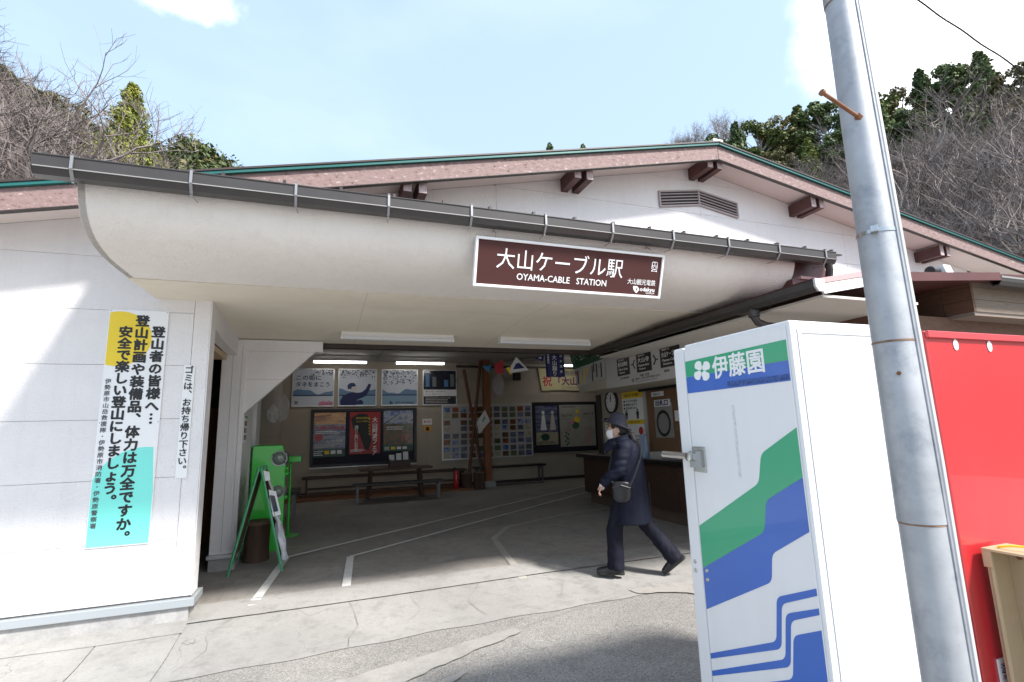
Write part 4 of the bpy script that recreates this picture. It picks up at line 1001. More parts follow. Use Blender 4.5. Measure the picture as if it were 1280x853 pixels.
for x, s in ((1.0,-1),(2.1,1)):
    for y in (12.2, 12.58):
        b = MB(); b.tube([(x, y, .645), (x+.06*s, y, 0)], .04, 6); b.build('leg', MATS['table_wood'], tab)
    box('cross_rail', MATS['table_wood'], (x-.02, x+.02, 12.24, 12.54, .3, .36), tab)
bx = thing('wooden_box', 'small dark wooden box of leaflets on the low table', 'box', (1.64, 12.35, .69))
b = MB(); b.box(1.40,1.88,12.22,12.24,.691,.86); b.box(1.40,1.88,12.46,12.48,.691,.90); b.box(1.40,1.42,12.24,12.46,.691,.88); b.box(1.86,1.88,12.24,12.46,.691,.88); b.box(1.42,1.86,12.24,12.46,.691,.70); b.build('case', dark_timber, bx)
for i, xx in enumerate((1.46, 1.62, 1.78)): MB().prism([(12.30,.70),(12.31,.70),(12.36,.98+.03*i),(12.35,.98+.03*i)], 'x', xx-.06, xx+.06).build('leaflet', white_print, bx)
pf = thing('wooden_platform', 'low orange brown board platform under the benches at the back wall', 'platform', (1.5,13.2,0))
for i in range(9): MB().box(-.95,3.55,12.75+i*.125,12.75+i*.125+.119,.001,.045).build('plank', mat('platform_wood', (.22,.09,.035), .6, var=.2, vscale=3, stretch=(1,6,6)), pf)
bark = mat('bark_brown', (.085,.050,.032), .85, var=.35, vscale=6, bump=1, bscale=14, stretch=(1,1,.3))
cut = mat('cut_wood', (.16,.10,.065), .8, var=.25, vscale=12)
def stump(x, y, r, h, label, seed):
    t = thing('log_stool', label, 'log stool', (x, y, 0)); rnd = random.Random(seed); n = 22
    secs = []
    ph = [1+rnd.uniform(-.05,.05) for _ in range(n)]
    for z, k in ((0,1.03),(.05,1.0),(h*.4,.96),(h*.7,.99),(h-.02,1.0),(h-.001,.97)): secs.append([(r*k*ph[j]*math.cos(2*math.pi*j/n), r*k*ph[j]*math.sin(2*math.pi*j/n), z) for j in range(n)])
    MB().loft(secs).build('log', bark, t, local=True, smooth=True)
    MB().lathe([(.001,h+.003),(r*.92,h+.003),(r*.93,h-.0015)], (0,0,0), 22).build('cut_face', cut, t, local=True)
    return t
ss = stump(-.765, 7.30, .145, .43, 'dark brown log stool between the green frame board and the green machine', 1)
b = MB(); b.lathe([(.12,.431),(.155,.433),(.16,.45),(.15,.475),(.001,.48)], (0,0,0), 24); b.build('lid', cut, ss, local=True, smooth=True)
stump(3.45, 13.05, .14, .40, 'log stool left of the timber post', 3); stump(3.72, 12.85, .15, .42, 'log stool right beside the foot of the timber post', 5)
ex = thing('fire_extinguisher', 'red fire extinguisher on the floor left of the log stools', 'fire extinguisher', (3.16,13.3,0))
b = MB(); b.lathe([(.07,0),(.075,.01),(.075,.36),(.05,.42),(.022,.44)], (3.16,13.02,.05), 16); b.build('cylinder', red_m, ex, smooth=True); b = MB(); b.tube([(3.16,13.02,.49),(3.16,13.02,.53),(3.10,13.0,.56)], .015, 6); b.tube([(3.17,13.02,.51),(3.26,13.02,.45),(3.25,13.02,.2)], .009, 6); b.build('hose', black_print, ex, smooth=True)
# side wall poster
wp = thing('side_poster', 'small green and white poster on the side post above the log stool', 'poster', (-.945, 7.0, 1.45))
box('paper', white_print, (-.943,-.939,6.98,7.24,1.43,1.77), wp)
for i in range(3):
    for j in range(3): box('picture_print', cards[(i*3+j) % 7], (-.9385,-.9375,7.0+i*.075,7.06+i*.075,1.47+j*.085,1.53+j*.085), wp)
box('green_rule', aframe_green, (-.9385,-.9375,6.985,7.235,1.735,1.762), wp)

# ------------------------------------------------------------------ flags, hanging banner
fs = thing('pennant_string', 'cord of small pennants stretched across the hall', 'pennant string', (3.5,9,2.7))
b = MB(); b.tube([(2.62,9.0,2.66),(2.84,9.0,2.69),(3.08,9.0,2.74),(3.30,9.0,2.80),(3.75,9.0,2.86),(4.05,9.0,2.97),(4.5,9.0,3.0)], .006, 5); b.build('cord', black_print, fs)
def pennant(pts, m, label, mark=None, mm=None):
    t = thing('pennant', label, 'pennant', (pts[0][0], 9, pts[0][1]), 'pennants on the cord')
    P_ = [Vector((x, 9.0+dy, z)) for x, z, dy in pts]
    nrm = (P_[1]-P_[0]).cross(P_[2]-P_[0]).normalized()*.003
    MB().loft([[p-nrm for p in P_], [p+nrm for p in P_]]).build('cloth', m, t)
    if mark:
        Q_ = [Vector((x, 9.0+dy-.012, z)) for x, z, dy in mark]; MB().loft([[p-Vector((0,.002,0)) for p in Q_], Q_]).build('mark', mm, t)
pennant([(2.70,2.66,0),(2.88,2.69,-.02),(2.82,2.54,-.04)], mat('flag_blue', (.03,.16,.30), .7), 'small pale blue pennant at the left end of the cord')
pennant([(2.93,2.70,0),(3.11,2.80,-.03),(3.10,2.53,-.05),(2.98,2.52,-.03)], mat('flag_red', (.38,.02,.03), .7), 'crumpled red pennant with a white stripe', [(2.97,2.66,0),(3.03,2.70,0),(3.05,2.56,0),(3.01,2.55,0)], white_print)
pennant([(3.38,2.86,0),(3.62,2.60,-.03),(3.24,2.54,-.04),(3.26,2.67,-.02)], white_print, 'white pennant with navy emblem and yellow corner', [(3.36,2.72,-.02),(3.42,2.74,-.02),(3.54,2.64,-.02),(3.30,2.61,-.02)], navy)
pennant([(3.17,2.64,0),(3.24,2.66,-.02),(3.27,2.55,-.02),(3.26,2.50,-.02)], yellow_print, 'narrow yellow pennant tail beside the white pennant')
pennant([(3.74,2.84,0),(3.95,2.90,-.02),(3.93,2.77,-.03)], navy, 'small navy pennant left of the hanging banner', [(3.82,2.84,-.01),(3.90,2.87,-.01),(3.89,2.82,-.01)], white_print)
nb = thing('hanging_banner', 'navy cloth banner with white 大山詣り characters hanging from the ceiling', 'banner', (4.17,8.95,2.46))
n_ = 10; b = MB(); A_ = [(3.965+.40*i/n_, 8.95+.012*math.sin(i*1.3), 0) for i in range(n_+1)]
b.loft([[(x,y-.003,2.95) for x,y,_ in A_]+[(x,y+.003,2.95) for x,y,_ in A_[::-1]], [(x+.01,y-.003,2.47) for x,y,_ in A_]+[(x+.01,y+.003,2.47) for x,y,_ in A_[::-1]]]); b.build('cloth', navy, nb)
vtext('大山詣り', .105, white_print, nb, (4.15,8.93,2.90), Xa, Za, bold=.003, pitch=1.0); vtext('伊勢原市', .05, white_print, nb, (4.02,8.93,2.92), Xa, Za, bold=.001, pitch=1.0); vtext('日本遺産', .06, white_print, nb, (4.29,8.93,2.91), Xa, Za, bold=.001, pitch=1.7)
b = MB(); b.tube([(3.94,8.95,2.955),(4.40,8.95,2.955)], .008, 6); b.tube([(4.0,8.95,2.955),(4.0,8.95,HZ)], .003, 4); b.tube([(4.35,8.95,2.955),(4.35,8.95,HZ)], .003, 4); b.build('rod', steel, nb)
b = MB(); b.lathe([(.001,.03),(.03,.02),(.03,-.02),(.001,-.03)], (4.2,8.93,3.0), 10); b.build('clip', white_paint, nb)

# ------------------------------------------------------------------ boards over the counter
Ya = (0,-1,0)
td = thing('route_board', 'long white board with three brown cable car station panels above the counter', 'information board', (4.48, 6.5, 2.14))
box('board', mat('board_white', (.52,.51,.50), .45), (4.495, 4.515, 5.38, 7.60, 2.13, 2.705), td, bevel=.003)
dkp = mat('station_panel_brown', (.022,.014,.012), .4)
for (ya, yb_, za, zb_), kan, kana, eng in (((7.22,6.86,2.30,2.58),'阿夫利神社','あふりじんじゃ','Afuri-jinja'), ((6.66,6.28,2.30,2.58),'大山寺','おおやまでら','Oyama-dera'), ((6.06,5.62,2.30,2.58),'大山ケーブル','おおやまケーブル','Oyama-Cable')):
    pn = box('station_panel', dkp, (4.489, 4.494, yb_, ya, za, zb_), td)
    text(kan, .085, white_print, pn, (4.4885, ya-.03, za+.15), Ya, Za, width=(ya-yb_)*.78); text(kana, .03, white_print, pn, (4.4885, ya-.05, za+.24), Ya, Za, width=.17)
    text(eng, .05, white_print, pn, (4.4885, ya-.04, za+.085), Ya, Za, width=(ya-yb_)*.75); text('Station', .04, white_print, pn, (4.4885, ya-.06, za+.035), Ya, Za, width=(ya-yb_)*.45)
for yy, s in ((6.76, 1), (6.17, -1)):
    b = MB()
    c_ = Vector((4.492, yy, 2.44))
    for d in (Vector((0, -s*.05, .07)), Vector((0, -s*.05, -.07)), Vector((0, s*.05, 0))): b.tube([c_, c_+d], .010, 5)
    b.build('arrow_mark', black_print, td)
text('頂上方面 約90分', .035, black_print, td, (4.494, 7.15, 2.245), Ya, Za, width=.26); text('中腹・紅葉', .04, black_print, td, (4.494, 6.60, 2.235), Ya, Za, width=.24); text('現在地', .04, black_print, td, (4.494, 6.0, 2.235), Ya, Za, width=.12)
text('大山', .03, aframe_green, td, (4.494, 5.95, 2.63), Ya, Za, width=.2)
text('改札はケーブルカーのりばでお待ちください', .035, black_print, td, (4.494, 6.72, 2.195), Ya, Za, width=.62); text('Please wait at the cable car platform', .028, grey_print, td, (4.494, 6.72, 2.16), Ya, Za, width=.55)
MB().lathe([(.025,-.002),(.034,-.002),(.034,0),(.025,0)], (4.494, 6.79, 2.195), 14, axis='x').build('ring_mark', grey_print, td)
mpb = thing('hiking_map_board', 'green hiking map board over a white legend beside the route board', 'map board', (4.48, 8.1, 2.25))
mg = MB(); mg.prism([(7.66,2.66),(8.80,2.60),(9.02,3.10),(7.70,3.10)], 'x', 4.49, 4.51); mg.build('map_panel', mat('map_green', (.02,.10,.05), .5, var=.2, vscale=5), mpb)
lg = MB(); lg.prism([(7.63,2.32),(8.66,2.25),(8.79,2.598),(7.64,2.655)], 'x', 4.49, 4.51); lg.build('legend_panel', mat('legend_white', (.50,.50,.48), .5), mpb)
rnd = random.Random(11); b = MB()
for k in range(6):
    p = Vector((4.487, 8.75-k*.17, 2.72)); P_ = [p]
    for i in range(7): p = p + Vector((0, rnd.uniform(-.09,.07), rnd.uniform(.0,.075))); P_.append(Vector((4.487, max(7.7,min(8.8,p.y)), min(3.05,p.z))))
    b.tube(P_, .0035, 4)
b.build('trail_line', mat('trail_yellow', (.30,.32,.12), .5), mpb); b = MB()
for k in range(26): y_, z_ = rnd.uniform(7.75,8.75), rnd.uniform(2.72,3.05); b.box(4.486,4.489,y_,y_+rnd.uniform(.02,.08),z_,z_+.012)
b.build('place_name_mark', white_print, mpb)
for i, (y_, zt_, h_, m_) in enumerate([(8.62,2.56,.26,black_print),(8.50,2.50,.22,yellow_print),(8.36,2.57,.27,yellow_print),(8.24,2.58,.12,yellow_print),(8.06,2.58,.28,black_print),(8.0,2.62,.16,black_print),(7.90,2.60,.24,black_print),(7.74,2.60,.26,black_print)]):
    MB().box(4.486,4.4895,y_-.018,y_+.018,zt_-h_,zt_).build('legend_bar', m_, mpb)
vtext('大山登山道案内', .03, grey_print, mpb, (4.4885, 8.15, 2.56), Ya, Za, pitch=1.0); vtext('表参道コース', .03, grey_print, mpb, (4.4885, 8.43, 2.54), Ya, Za, pitch=1.0); vtext('見晴台コース', .03, grey_print, mpb, (4.4885, 7.82, 2.57), Ya, Za, pitch=1.0)
MB().box(4.486,4.4895,8.67,8.73,2.48,2.55).build('red_mark', MATS['print_red'], mpb)
ck = thing('wall_clock', 'round wall clock with dark rim beside the yellow headed notice', 'clock', (OX, 8.88, 1.97))
b = MB(); b.lathe([(.001,-.02),(.195,-.02),(.20,-.04),(.235,-.035),(.24,-.0)], (OX, 8.88, 1.97), 36, axis='x'); b.build('case', black_print, ck, smooth=True)
b = MB(); b.lathe([(.001,-.0225),(.192,-.0225),(.192,-.018)], (OX, 8.88, 1.97), 36, axis='x'); b.build('dial', white_print, ck)
b = MB()
for k in range(12):
    a = k*math.pi/6; p = Vector((OX-.024, 8.88+math.sin(a)*.165, 1.97+math.cos(a)*.165)); b.tube([p, p+Vector((0,-math.sin(a)*.03,-math.cos(a)*.03))], .005, 4)
b.build('hour_mark', black_print, ck)
for L_, a, r_ in ((.10, -12, .007), (.15, 62-360/12*2, .005)):
    a = R(a); b = MB(); b.tube([(OX-.027, 8.88, 1.97), (OX-.027, 8.88+math.sin(-a)*-L_*-1, 1.97+math.cos(a)*L_)], r_, 5); b.build('hand', black_print, ck)
np_ = thing('safety_notice', 'tall white notice with yellow heading and keep distance pictogram beside the clock', 'notice', (OX-.01, 8.15, 1.1))
box('paper', white_print, (OX-.006,OX-.001,7.81,8.50,1.05,2.12), np_); box('yellow_heading', yellow_print, (OX-.008,OX-.006,7.81,8.50,2.0,2.12), np_); box('yellow_heading', yellow_print, (OX-.008,OX-.006,7.81,8.50,1.52,1.60), np_)
text('お客さまへのお願い', .06, black_print, np_, (OX-.0085,8.42,2.035), Ya, Za, width=.5); text('ご注意ください', .05, black_print, np_, (OX-.0085,8.35,1.54), Ya, Za, width=.4)
for k in range(3): text(['■ マスクの着用', '■ 間隔をあけて', '■ 会話は控えめに'][k], .045, black_print, np_, (OX-.0085,8.45,1.93-k*.065), Ya, Za, width=.45)
for y_, h_ in ((8.37,.22),(8.0,.24)):
    b = MB(); b.ell((OX-.009,y_,1.645+h_*.55),(.002,.026,.020),10,8); b.box(OX-.0095,OX-.0075,y_-.042,y_+.042,1.685,1.62+h_*.55); b.box(OX-.0095,OX-.0075,y_-.034,y_-.004,1.615,1.685); b.box(OX-.0095,OX-.0075,y_+.004,y_+.034,1.615,1.685); b.build('person_pictogram', black_print, np_)
b = MB(); b.lathe([(.055,-.002),(.07,-.002),(.07,0),(.055,0)], (OX-.007,7.93,1.40), 18, axis='x'); b.build('prohibition_ring', MATS['print_red'], np_)
for k in range(4): box('text_line', black_print, (OX-.0075,OX-.006,7.86,8.40-.06*(k%2),1.30-k*.06,1.312-k*.06), np_)
fc = thing('fare_chart', 'fare and time chart with yellow rows and black heading below the clock', 'chart', (OX-.01, 8.9, 1.2))
box('paper', white_print, (OX-.006,OX-.001,8.62,9.20,1.05,1.66), fc); box('black_heading', black_print, (OX-.008,OX-.006,8.62,9.20,1.58,1.66), fc); text('ケーブルカー時刻表', .05, white_print, fc, (OX-.0085,9.12,1.60), Ya, Za, width=.42)
for k in range(7):
    if k % 2 == 0: box('yellow_row', yellow_print, (OX-.0075,OX-.006,8.64,9.12,1.51-k*.062,1.55-k*.062), fc)
    text('%d  00  20  40' % (9+k), .038, black_print, fc, (OX-.0085,9.17,1.515-k*.062), Ya, Za, width=.48)

# ------------------------------------------------------------------ green machine, stand, folding sign frame
gm = thing('souvenir_machine', 'bright green vending machine with two round portholes by the side post', 'vending machine', (-.73, 7.75, 0))
Mg = Matrix.Translation((-.92, 7.72, 0)) @ Matrix.Rotation(R(8), 4, 'Z')
def gbuild(b, name, m, **k):
    b.xf(Mg); return b.build(name, m, gm, **k)
gbuild(MB().prism([(0,.0),(.42,.0),(.42,1.12),(.40,1.16),(.40,1.28),(.37,1.38),(.02,1.38),(0,1.36)], 'y', 0, .62), 'body', green_mach, bevel=.012)
for z, r in ((1.20,.105),(.76,.085)):
    b = MB(); b.lathe([(r*.93,-.008),(r,-.010),(r,.0),(r*.93,.0)], (.335,0,z), 24, axis='y'); b.xf(Matrix.Identity(4)); gbuild(b, 'porthole_rim', mat('dull_rim', (.20,.21,.20), .35, .7), smooth=True)
    b = MB(); b.ell((.335,.0,z), (r*.85,.05,r*.85), 18, 12); gbuild(b, 'porthole_glass', mat('porthole', (.16,.20,.17), .1, coat=.5), smooth=True)
    b = MB(); b.ell((.40,.10,z), (.055,.09,r*.86), 18, 12); gbuild(b, 'side_porthole_glass', MATS['porthole'], smooth=True)
    for q_ in (.04, .10, .16):
        b = MB(); b.tube([(.40+.058*math.sin(t), q_, z+r*.9*math.cos(t)) for t in [math.pi*k/8 for k in range(9)]], .004, 5); gbuild(b, 'guard_ring', steel, smooth=True)
b = MB(); b.tube([(.24,-.03,z+.0) for z in ()] or [(.25,-.02,1.26),(.42,-.02,1.13)], .006, 5); gbuild(b, 'wiper_bar', steel)
for z in (.66, .98, 1.05):
    b = MB(); b.lathe([(.001,0),(.035,.0),(.03,.05),(.001,.055)], (.42,.2,z), 14, axis='x'); gbuild(b, 'knob', green_mach, smooth=True)
b = MB(); b.prism([(.24,.40),(.37,.38),(.38,.44),(.27,.47)], 'y', -.004, -.001); gbuild(b, 'sticker', white_print)
b = MB(); b.prism([(.27,.41),(.34,.40),(.35,.43),(.29,.45)], 'y', -.006, -.004); gbuild(b, 'sticker_mark', mat('sticker_violet', (.12,.06,.45), .5), )
st = thing('green_stand', 'green table stand with flat arm behind the green machine', 'stand', (-.45, 8.75, 0))
b = MB(); b.box(-.62,-.34,8.6,8.95,1.10,1.19); b.build('tray', green_mach, st, bevel=.01); b = MB(); b.tube([(-.50,8.78,1.10),(-.50,8.78,.02)], .020, 10); b.build('column', green_mach, st, smooth=True)
b = MB(); b.lathe([(.16,0),(.16,.012),(.05,.03),(.001,.03)], (-.50,8.8,.001), 24); b.build('base', green_mach, st, smooth=True)
af = thing('folding_sign', 'green framed folding board seen edge on with papers and plastic on its right face', 'folding sign', (-.70, 6.95, 0))
b0, t0 = (-.99, .0), (-.715, 1.13)
def leg(xb, xt, y, zb=0.0):
    b = MB(); v = Vector((xt-xb,0,1.13)).normalized(); b.tube([(xb, y, zb), (xt, y, 1.15)], .014, 4); b.build('leg', aframe_green, af)
leg(-.97,-.715,6.62); leg(-.97,-.715,7.18); leg(-.42,-.69,6.62); leg(-.42,-.69,7.18)
for y in (6.62, 7.18): pass
b = MB(); b.tube([(-.955,6.62,.10),(-.955,7.18,.10)], .012, 4); b.tube([(-.715,6.62,1.14),(-.715,7.18,1.14)], .014, 4); b.tube([(-.445,6.62,.10),(-.445,7.18,.10)], .012, 4); b.build('cross_bar', aframe_green, af)
b = MB(); b.prism([(-.945,.14),(-.725,1.10),(-.715,1.10),(-.935,.14)], 'y', 6.64, 7.16); b.build('board', mat('board_brown', (.14,.085,.055), .8, var=.2), af)
b = MB(); b.prism([(-.46,.14),(-.68,1.10),(-.67,1.10),(-.45,.14)], 'y', 6.64, 7.16); b.build('board', MATS['board_brown'], af)
for k, (za, zb_, ya, yb_, m_) in enumerate(((.55,.85,6.66,6.9,white_print),(.58,.80,6.68,6.88,ph_town),(.88,1.05,6.68,6.85,white_print),(.35,.56,6.70,7.0,white_print))):
    f_ = lambda z: -.42 - (z/1.13)*.27 + .02 + .006*k
    b = MB(); b.prism([(f_(za)+.03,za),(f_(za)+.034,za),(f_(zb_)+.008,zb_),(f_(zb_)+.004,zb_)], 'y', ya, yb_); b.build('paper', m_, af)
for c4, m_ in ((((-.60,6.63,.90),(-.52,6.60,.88),(-.455,6.59,.62),(-.54,6.62,.60)), white_print), (((-.585,6.615,.84),(-.53,6.596,.83),(-.485,6.586,.66),(-.535,6.61,.65)), ph_town), (((-.665,6.63,1.12),(-.60,6.60,1.10),(-.585,6.60,1.01),(-.64,6.62,1.0)), white_print)):
    P_ = [Vector(p) for p in c4]; MB().loft([P_, [p+Vector((0,.003,0)) for p in P_]]).build('loose_paper', m_, af)
b = MB(); rnd = random.Random(3); secs = []
for i in range(9):
    z = .80-.085*i; x = -.42-(z/1.13)*.27+.045; secs.append([(x+rnd.uniform(-.02,.03)+.03*math.cos(a), 6.66+.05*math.sin(a)+rnd.uniform(-.015,.015), z) for a in [j*math.pi/4 for j in range(8)]])
b.loft(secs); b.build('plastic_sheet', mat('crumpled_plastic', (.65,.66,.70), .2, alpha=.7), af)

# ------------------------------------------------------------------ drink machines, pole, foreground
vm = thing('white_drink_machine', 'white vending machine with green and blue wave stripes seen from its side', 'vending machine', (2.05, 1.83, 0))
VX, VY, VZ = 1.69, 1.45, 1.905
box('cabinet', cabinet_white, (VX, 2.47, VY, 2.08, -.02, VZ), vm, bevel=.008)
box('front_door', cabinet_white, (VX, 2.47, 2.088, 2.17, .02, VZ-.01), vm, bevel=.01)
b = MB(); b.box(VX-.006, VX-.0005, 1.468, 2.075, .03, 1.885); b.build('side_panel', cabinet_white, vm, bevel=.002)
fr = MB(); fr.box(1.722,2.44,VY-.005,VY-.001,.05,.066); fr.box(1.722,2.44,VY-.005,VY-.001,1.855,1.871); fr.box(1.722,1.738,VY-.005,VY-.001,.066,1.855); fr.box(2.424,2.44,VY-.005,VY-.001,.066,1.855); fr.build('back_panel_lip', cabinet_white, vm)
def rounded(pts, r=.026, n=6):
    o = []
    for i, p in enumerate(pts):
        if i in (0, len(pts)-1): o.append(p); continue
        a, b_ = Vector(pts[i-1]), Vector(pts[i+1]); c_ = Vector(p)
        u, v_ = (a-c_), (b_-c_); k = min(r, u.length*.45, v_.length*.45); p0 = c_+u.normalized()*k; p1 = c_+v_.normalized()*k
        for j in range(n+1): t = j/n; q = p0*(1-t)**2 + c_*2*t*(1-t) + p1*t*t; o.append((q.x, q.y))
    return o
def stripe(name, top, bot, m, d=0):
    b = MB(); b.prism(rounded(top)+rounded(bot)[::-1], 'x', VX-.0075-d*.0004, VX-.0062); return b.build(name, m, vm)
YA, YC = 1.470, 2.073
stripe('band', [(YA,1.83),(YC,1.82)], [(YA,1.748),(YC,1.742)], logo_green); stripe('band', [(YA,1.7475),(YC,1.7415)], [(YA,1.668),(YC,1.662)], logo_blue)
stripe('wave', [(YA,1.49),(1.655,1.385),(1.683,1.265),(YC,1.035)], [(YA,1.305),(1.655,1.20),(1.680,1.075),(YC,.845)], logo_green)
stripe('wave', [(YA,1.304),(1.655,1.199),(1.680,1.074),(YC,.844)], [(YA,1.11),(1.655,.995),(1.672,.885),(YC,.665)], logo_blue)
stripe('thin_wave', [(YA,.915),(1.655,.835),(1.68,.665),(YC,.478)], [(YA,.890),(1.635,.815),(1.66,.645),(YC,.455)], logo_blue)
stripe('thin_wave', [(YA,.848),(1.62,.785),(1.645,.615),(YC,.405)], [(YA,.826),(1.60,.765),(1.625,.595),(YC,.383)], logo_blue)
stripe('foot_wave', [(YA,.775),(1.595,.715),(1.62,.555),(YC,.33)], [(YA,.10),(YC,.10)], logo_blue)
cy, cz = 1.955, 1.762; b = MB(); KZ = .86
for a in (35, 125, 215, 305):
    ca_, sa_ = math.cos(R(a)), math.sin(R(a)); q = []
    for t in [i*math.pi/9 for i in range(18)]:
        e1_, e2_ = .036+.028*math.cos(t), .0245*math.sin(t)*(1.12 if math.cos(t) > 0 else .85)
        q.append((cy-(e1_*ca_-e2_*sa_), cz+(e1_*sa_+e2_*ca_)*KZ))
    b.prism(q, 'x', VX-.0092, VX-.008)
b.build('clover_mark', white_print, vm)
text('伊藤園', .108, white_print, vm, (VX-.0078, 1.885, 1.725), Ya, (0,0,1), bold=.002, width=.30)
tape = mat('tape_residue', (.30,.31,.36), .8, var=.4, vscale=60)
MB().box(VX-.0088,VX-.0080,1.475,1.80,1.672,1.695).build('tape_residue', mat('tape_on_blue', (.05,.10,.30), .8, var=.5, vscale=60), vm); MB().box(VX-.0072,VX-.0063,1.775,1.79,1.28,1.59).build('tape_residue', mat('tape_on_white', (.68,.68,.68), .8, var=.2, vscale=60), vm)
# handle on the door edge
hd = MB(); hd.box(VX-.012,VX-.001,1.985,2.075,1.285,1.405); hd.build('handle_plate', steel, vm, bevel=.004)
hd = MB(); hd.box(VX-.05,VX-.012,2.0,2.05,1.31,1.385); hd.tube([(VX-.055,2.00,1.36),(VX-.055,2.24,1.365)], .016, 12); hd.lathe([(.001,-.03),(.021,-.028),(.021,.0),(.001,.0)], (VX-.05,2.025,1.36), 14, axis='x'); hd.build('handle', steel, vm, smooth=True)
for y_, z_ in ((2.135,.86),(2.135,.82),(2.045,.84),(2.045,.80)): MB().lathe([(.001,-.004),(.008,-.004),(.010,0)], (VX-.0085 if y_ < 2.08 else VX-.0005, y_, z_), 12, axis='x').build('rivet', steel, vm)
rm_ = thing('red_drink_machine', 'plain red vending machine seen from behind beside the white one', 'vending machine', (3.0, 1.83, 0))
box('cabinet', red_m, (2.50, 3.50, VY+.01, 2.15, -.02, 1.895), rm_, bevel=.008)
lip = MB(); lip.box(2.50,3.50,VY-.006,VY+.009,1.862,1.893); lip.build('top_lip', mat('red_lip', (.55,.05,.06), .35, coat=.3), rm_, bevel=.003)
lip = MB(); lip.box(3.47,3.50,VY-.006,VY+.009,.02,1.860); lip.build('edge_lip', MATS['red_lip'], rm_, bevel=.003)
for x_ in (2.70, 2.95):
    q = [(x_+.017*math.cos(t), 1.835+.026*math.sin(t)) for t in [i*math.pi/8 for i in range(16)]]; b = MB(); b.prism(q, 'y', VY+.006, VY+.009); b.build('oval_cap', white_print, rm_)
MB().box(2.60,2.68,VY+.004,VY+.009,.44,.53).build('label_sticker', white_print, rm_); text('注意', .04, navy, rm_, (2.61,VY+.0035,.48)); text('100V', .022, grey_print, rm_, (2.61,VY+.0035,.455))
pole = thing('steel_pole', 'tall galvanised steel utility pole in front of the drink machines', 'pole', (1.58, 1.0, -.12))
px, py = 1.568, 1.0
b = MB(); b.lathe([(.0600,-.12),(.0560,1.23)], (px,py,0), 40); b.build('lower_section', galv, pole, smooth=True)
b = MB(); b.lathe([(.0555,1.228),(.0585,1.23),(.0585,1.234),(.0440,2.88),(.0440,2.885)], (px,py,0), 40); b.build('middle_section', galv, pole, smooth=True)
b = MB(); b.lathe([(.0450,2.88),(.0465,2.882),(.036,6.5)], (px,py,0), 40); b.build('upper_section', galv, pole, smooth=True)
for z, r_ in ((1.2275,.0562),(2.8785,.0446),(1.735,.0545)):
    b = MB(); b.lathe([(r_,z-.0035),(r_+.0008,z-.003),(r_+.0008,z+.0025),(r_,z+.003)], (px,py,0), 40); b.build('rust_ring', mat('rust_stain', (.24,.15,.10), .8, var=.5, vscale=30), pole, smooth=True)
ca = math.atan2(-py, -px)                      # direction towards the road
def onp(z, da, dr=0.0, r0=None):
    r = (.0585-(z-1.23)*.0088) if z > 1.23 else .0575-(z-0)*.001
    r = max(r, .03)
    a = ca + R(da); return Vector((px+(r+dr)*math.cos(a), py+(r+dr)*math.sin(a), z))
b = MB(); b.tube([onp(z, 68, .002) for z in [-.1+.25*i for i in range(27)]], .0045, 6); b.build('seam_strip', galv, pole, smooth=True)
b = MB(); b.tube([onp(z, 80, .005) for z in [-.1+.25*i for i in range(27)]], .008, 8); b.build('conduit', mat('conduit_grey', (.50,.50,.50), .5, var=.1), pole, smooth=True)
for z in (2.07,):
    b = MB(); b.lathe([(.0505,z-.006),(.0532,z-.006),(.0532,z+.006),(.0505,z+.006)], (px,py,0), 40); b.build('steel_band', steel, pole, smooth=True)
    p = onp(z, -4, .009); b = MB(); b.box(-.013,.013,-.010,.010,-.010,.010); b.xf(Matrix.Translation(p) @ Matrix.Rotation(ca, 4, 'Z')); b.build('band_clip', steel, pole, bevel=.002)
a0 = onp(2.44, 4, -.004); d_ = Vector((-.90,.02,.36)).normalized()
b = MB(); b.tube([a0, a0+d_*.155], .0058, 12); b.tube([a0+d_*.150, a0+d_*.160], .0095, 10); b.tube([a0-d_*.002, a0+d_*.010], .011, 6); b.build('step_bolt', rust, pole, smooth=True)
p = onp(1.64, 0, .002); b = MB(); b.tube([p, p+Vector((-.006,-.004,0))], .006, 6); b.build('small_bolt', rust, pole)
# beige steel frame at the lower right with a yellow cord
bf = thing('beige_steel_frame', 'beige painted steel channel frame with a flat top at the lower right edge', 'steel frame', (2.7, 1.36, 0))
b = MB(); b.box(2.585,2.76,.90,1.437,.960,.970); b.box(2.585,2.591,1.405,1.437,.895,.960); b.build('top_plate', beige, bf, bevel=.002)
b = MB(); b.box(2.60,2.745,1.424,1.432,-.1,.958); b.build('side_flange', beige, bf)
b = MB(); b.tube([(2.604,1.418,-.1),(2.604,1.418,.958)], .009, 8); b.build('rolled_edge', beige, bf, smooth=True)
b = MB(); b.box(2.735,2.745,.90,1.4235,-.1,.958); b.build('back_plate', beige, bf)
b = MB(); b.lathe([(.001,-.006),(.009,-.006),(.011,0)], (2.734,1.385,.925), 10, axis='x'); b.build('bolt', rust, bf)
cd = MB(); cd.tube([(2.63,1.40,.975),(2.63,1.35,.988),(2.65,1.28,.992),(2.66,1.2,.985),(2.66,1.1,.975)], .0045, 8); tag(cd.build('yellow_cord', yellow_print, smooth=True), 'yellow cord lying on top of the beige steel frame', 'cord')
rl = thing('beige_handrail', 'end of a beige round handrail at the bottom edge beside the pole', 'handrail', (1.62,.93,0))
b = MB(); b.capsule([(1.60,1.13,.60),(1.70,1.08,.52),(2.0,.95,.40)], [.02,.02,.02], 12); b.build('rail', beige, rl, smooth=True); b = MB(); b.tube([(1.95,.97,.42),(1.95,.97,-.1)], .018, 10); b.build('rail_post', beige, rl, smooth=True)
cb = MB(); P_ = []
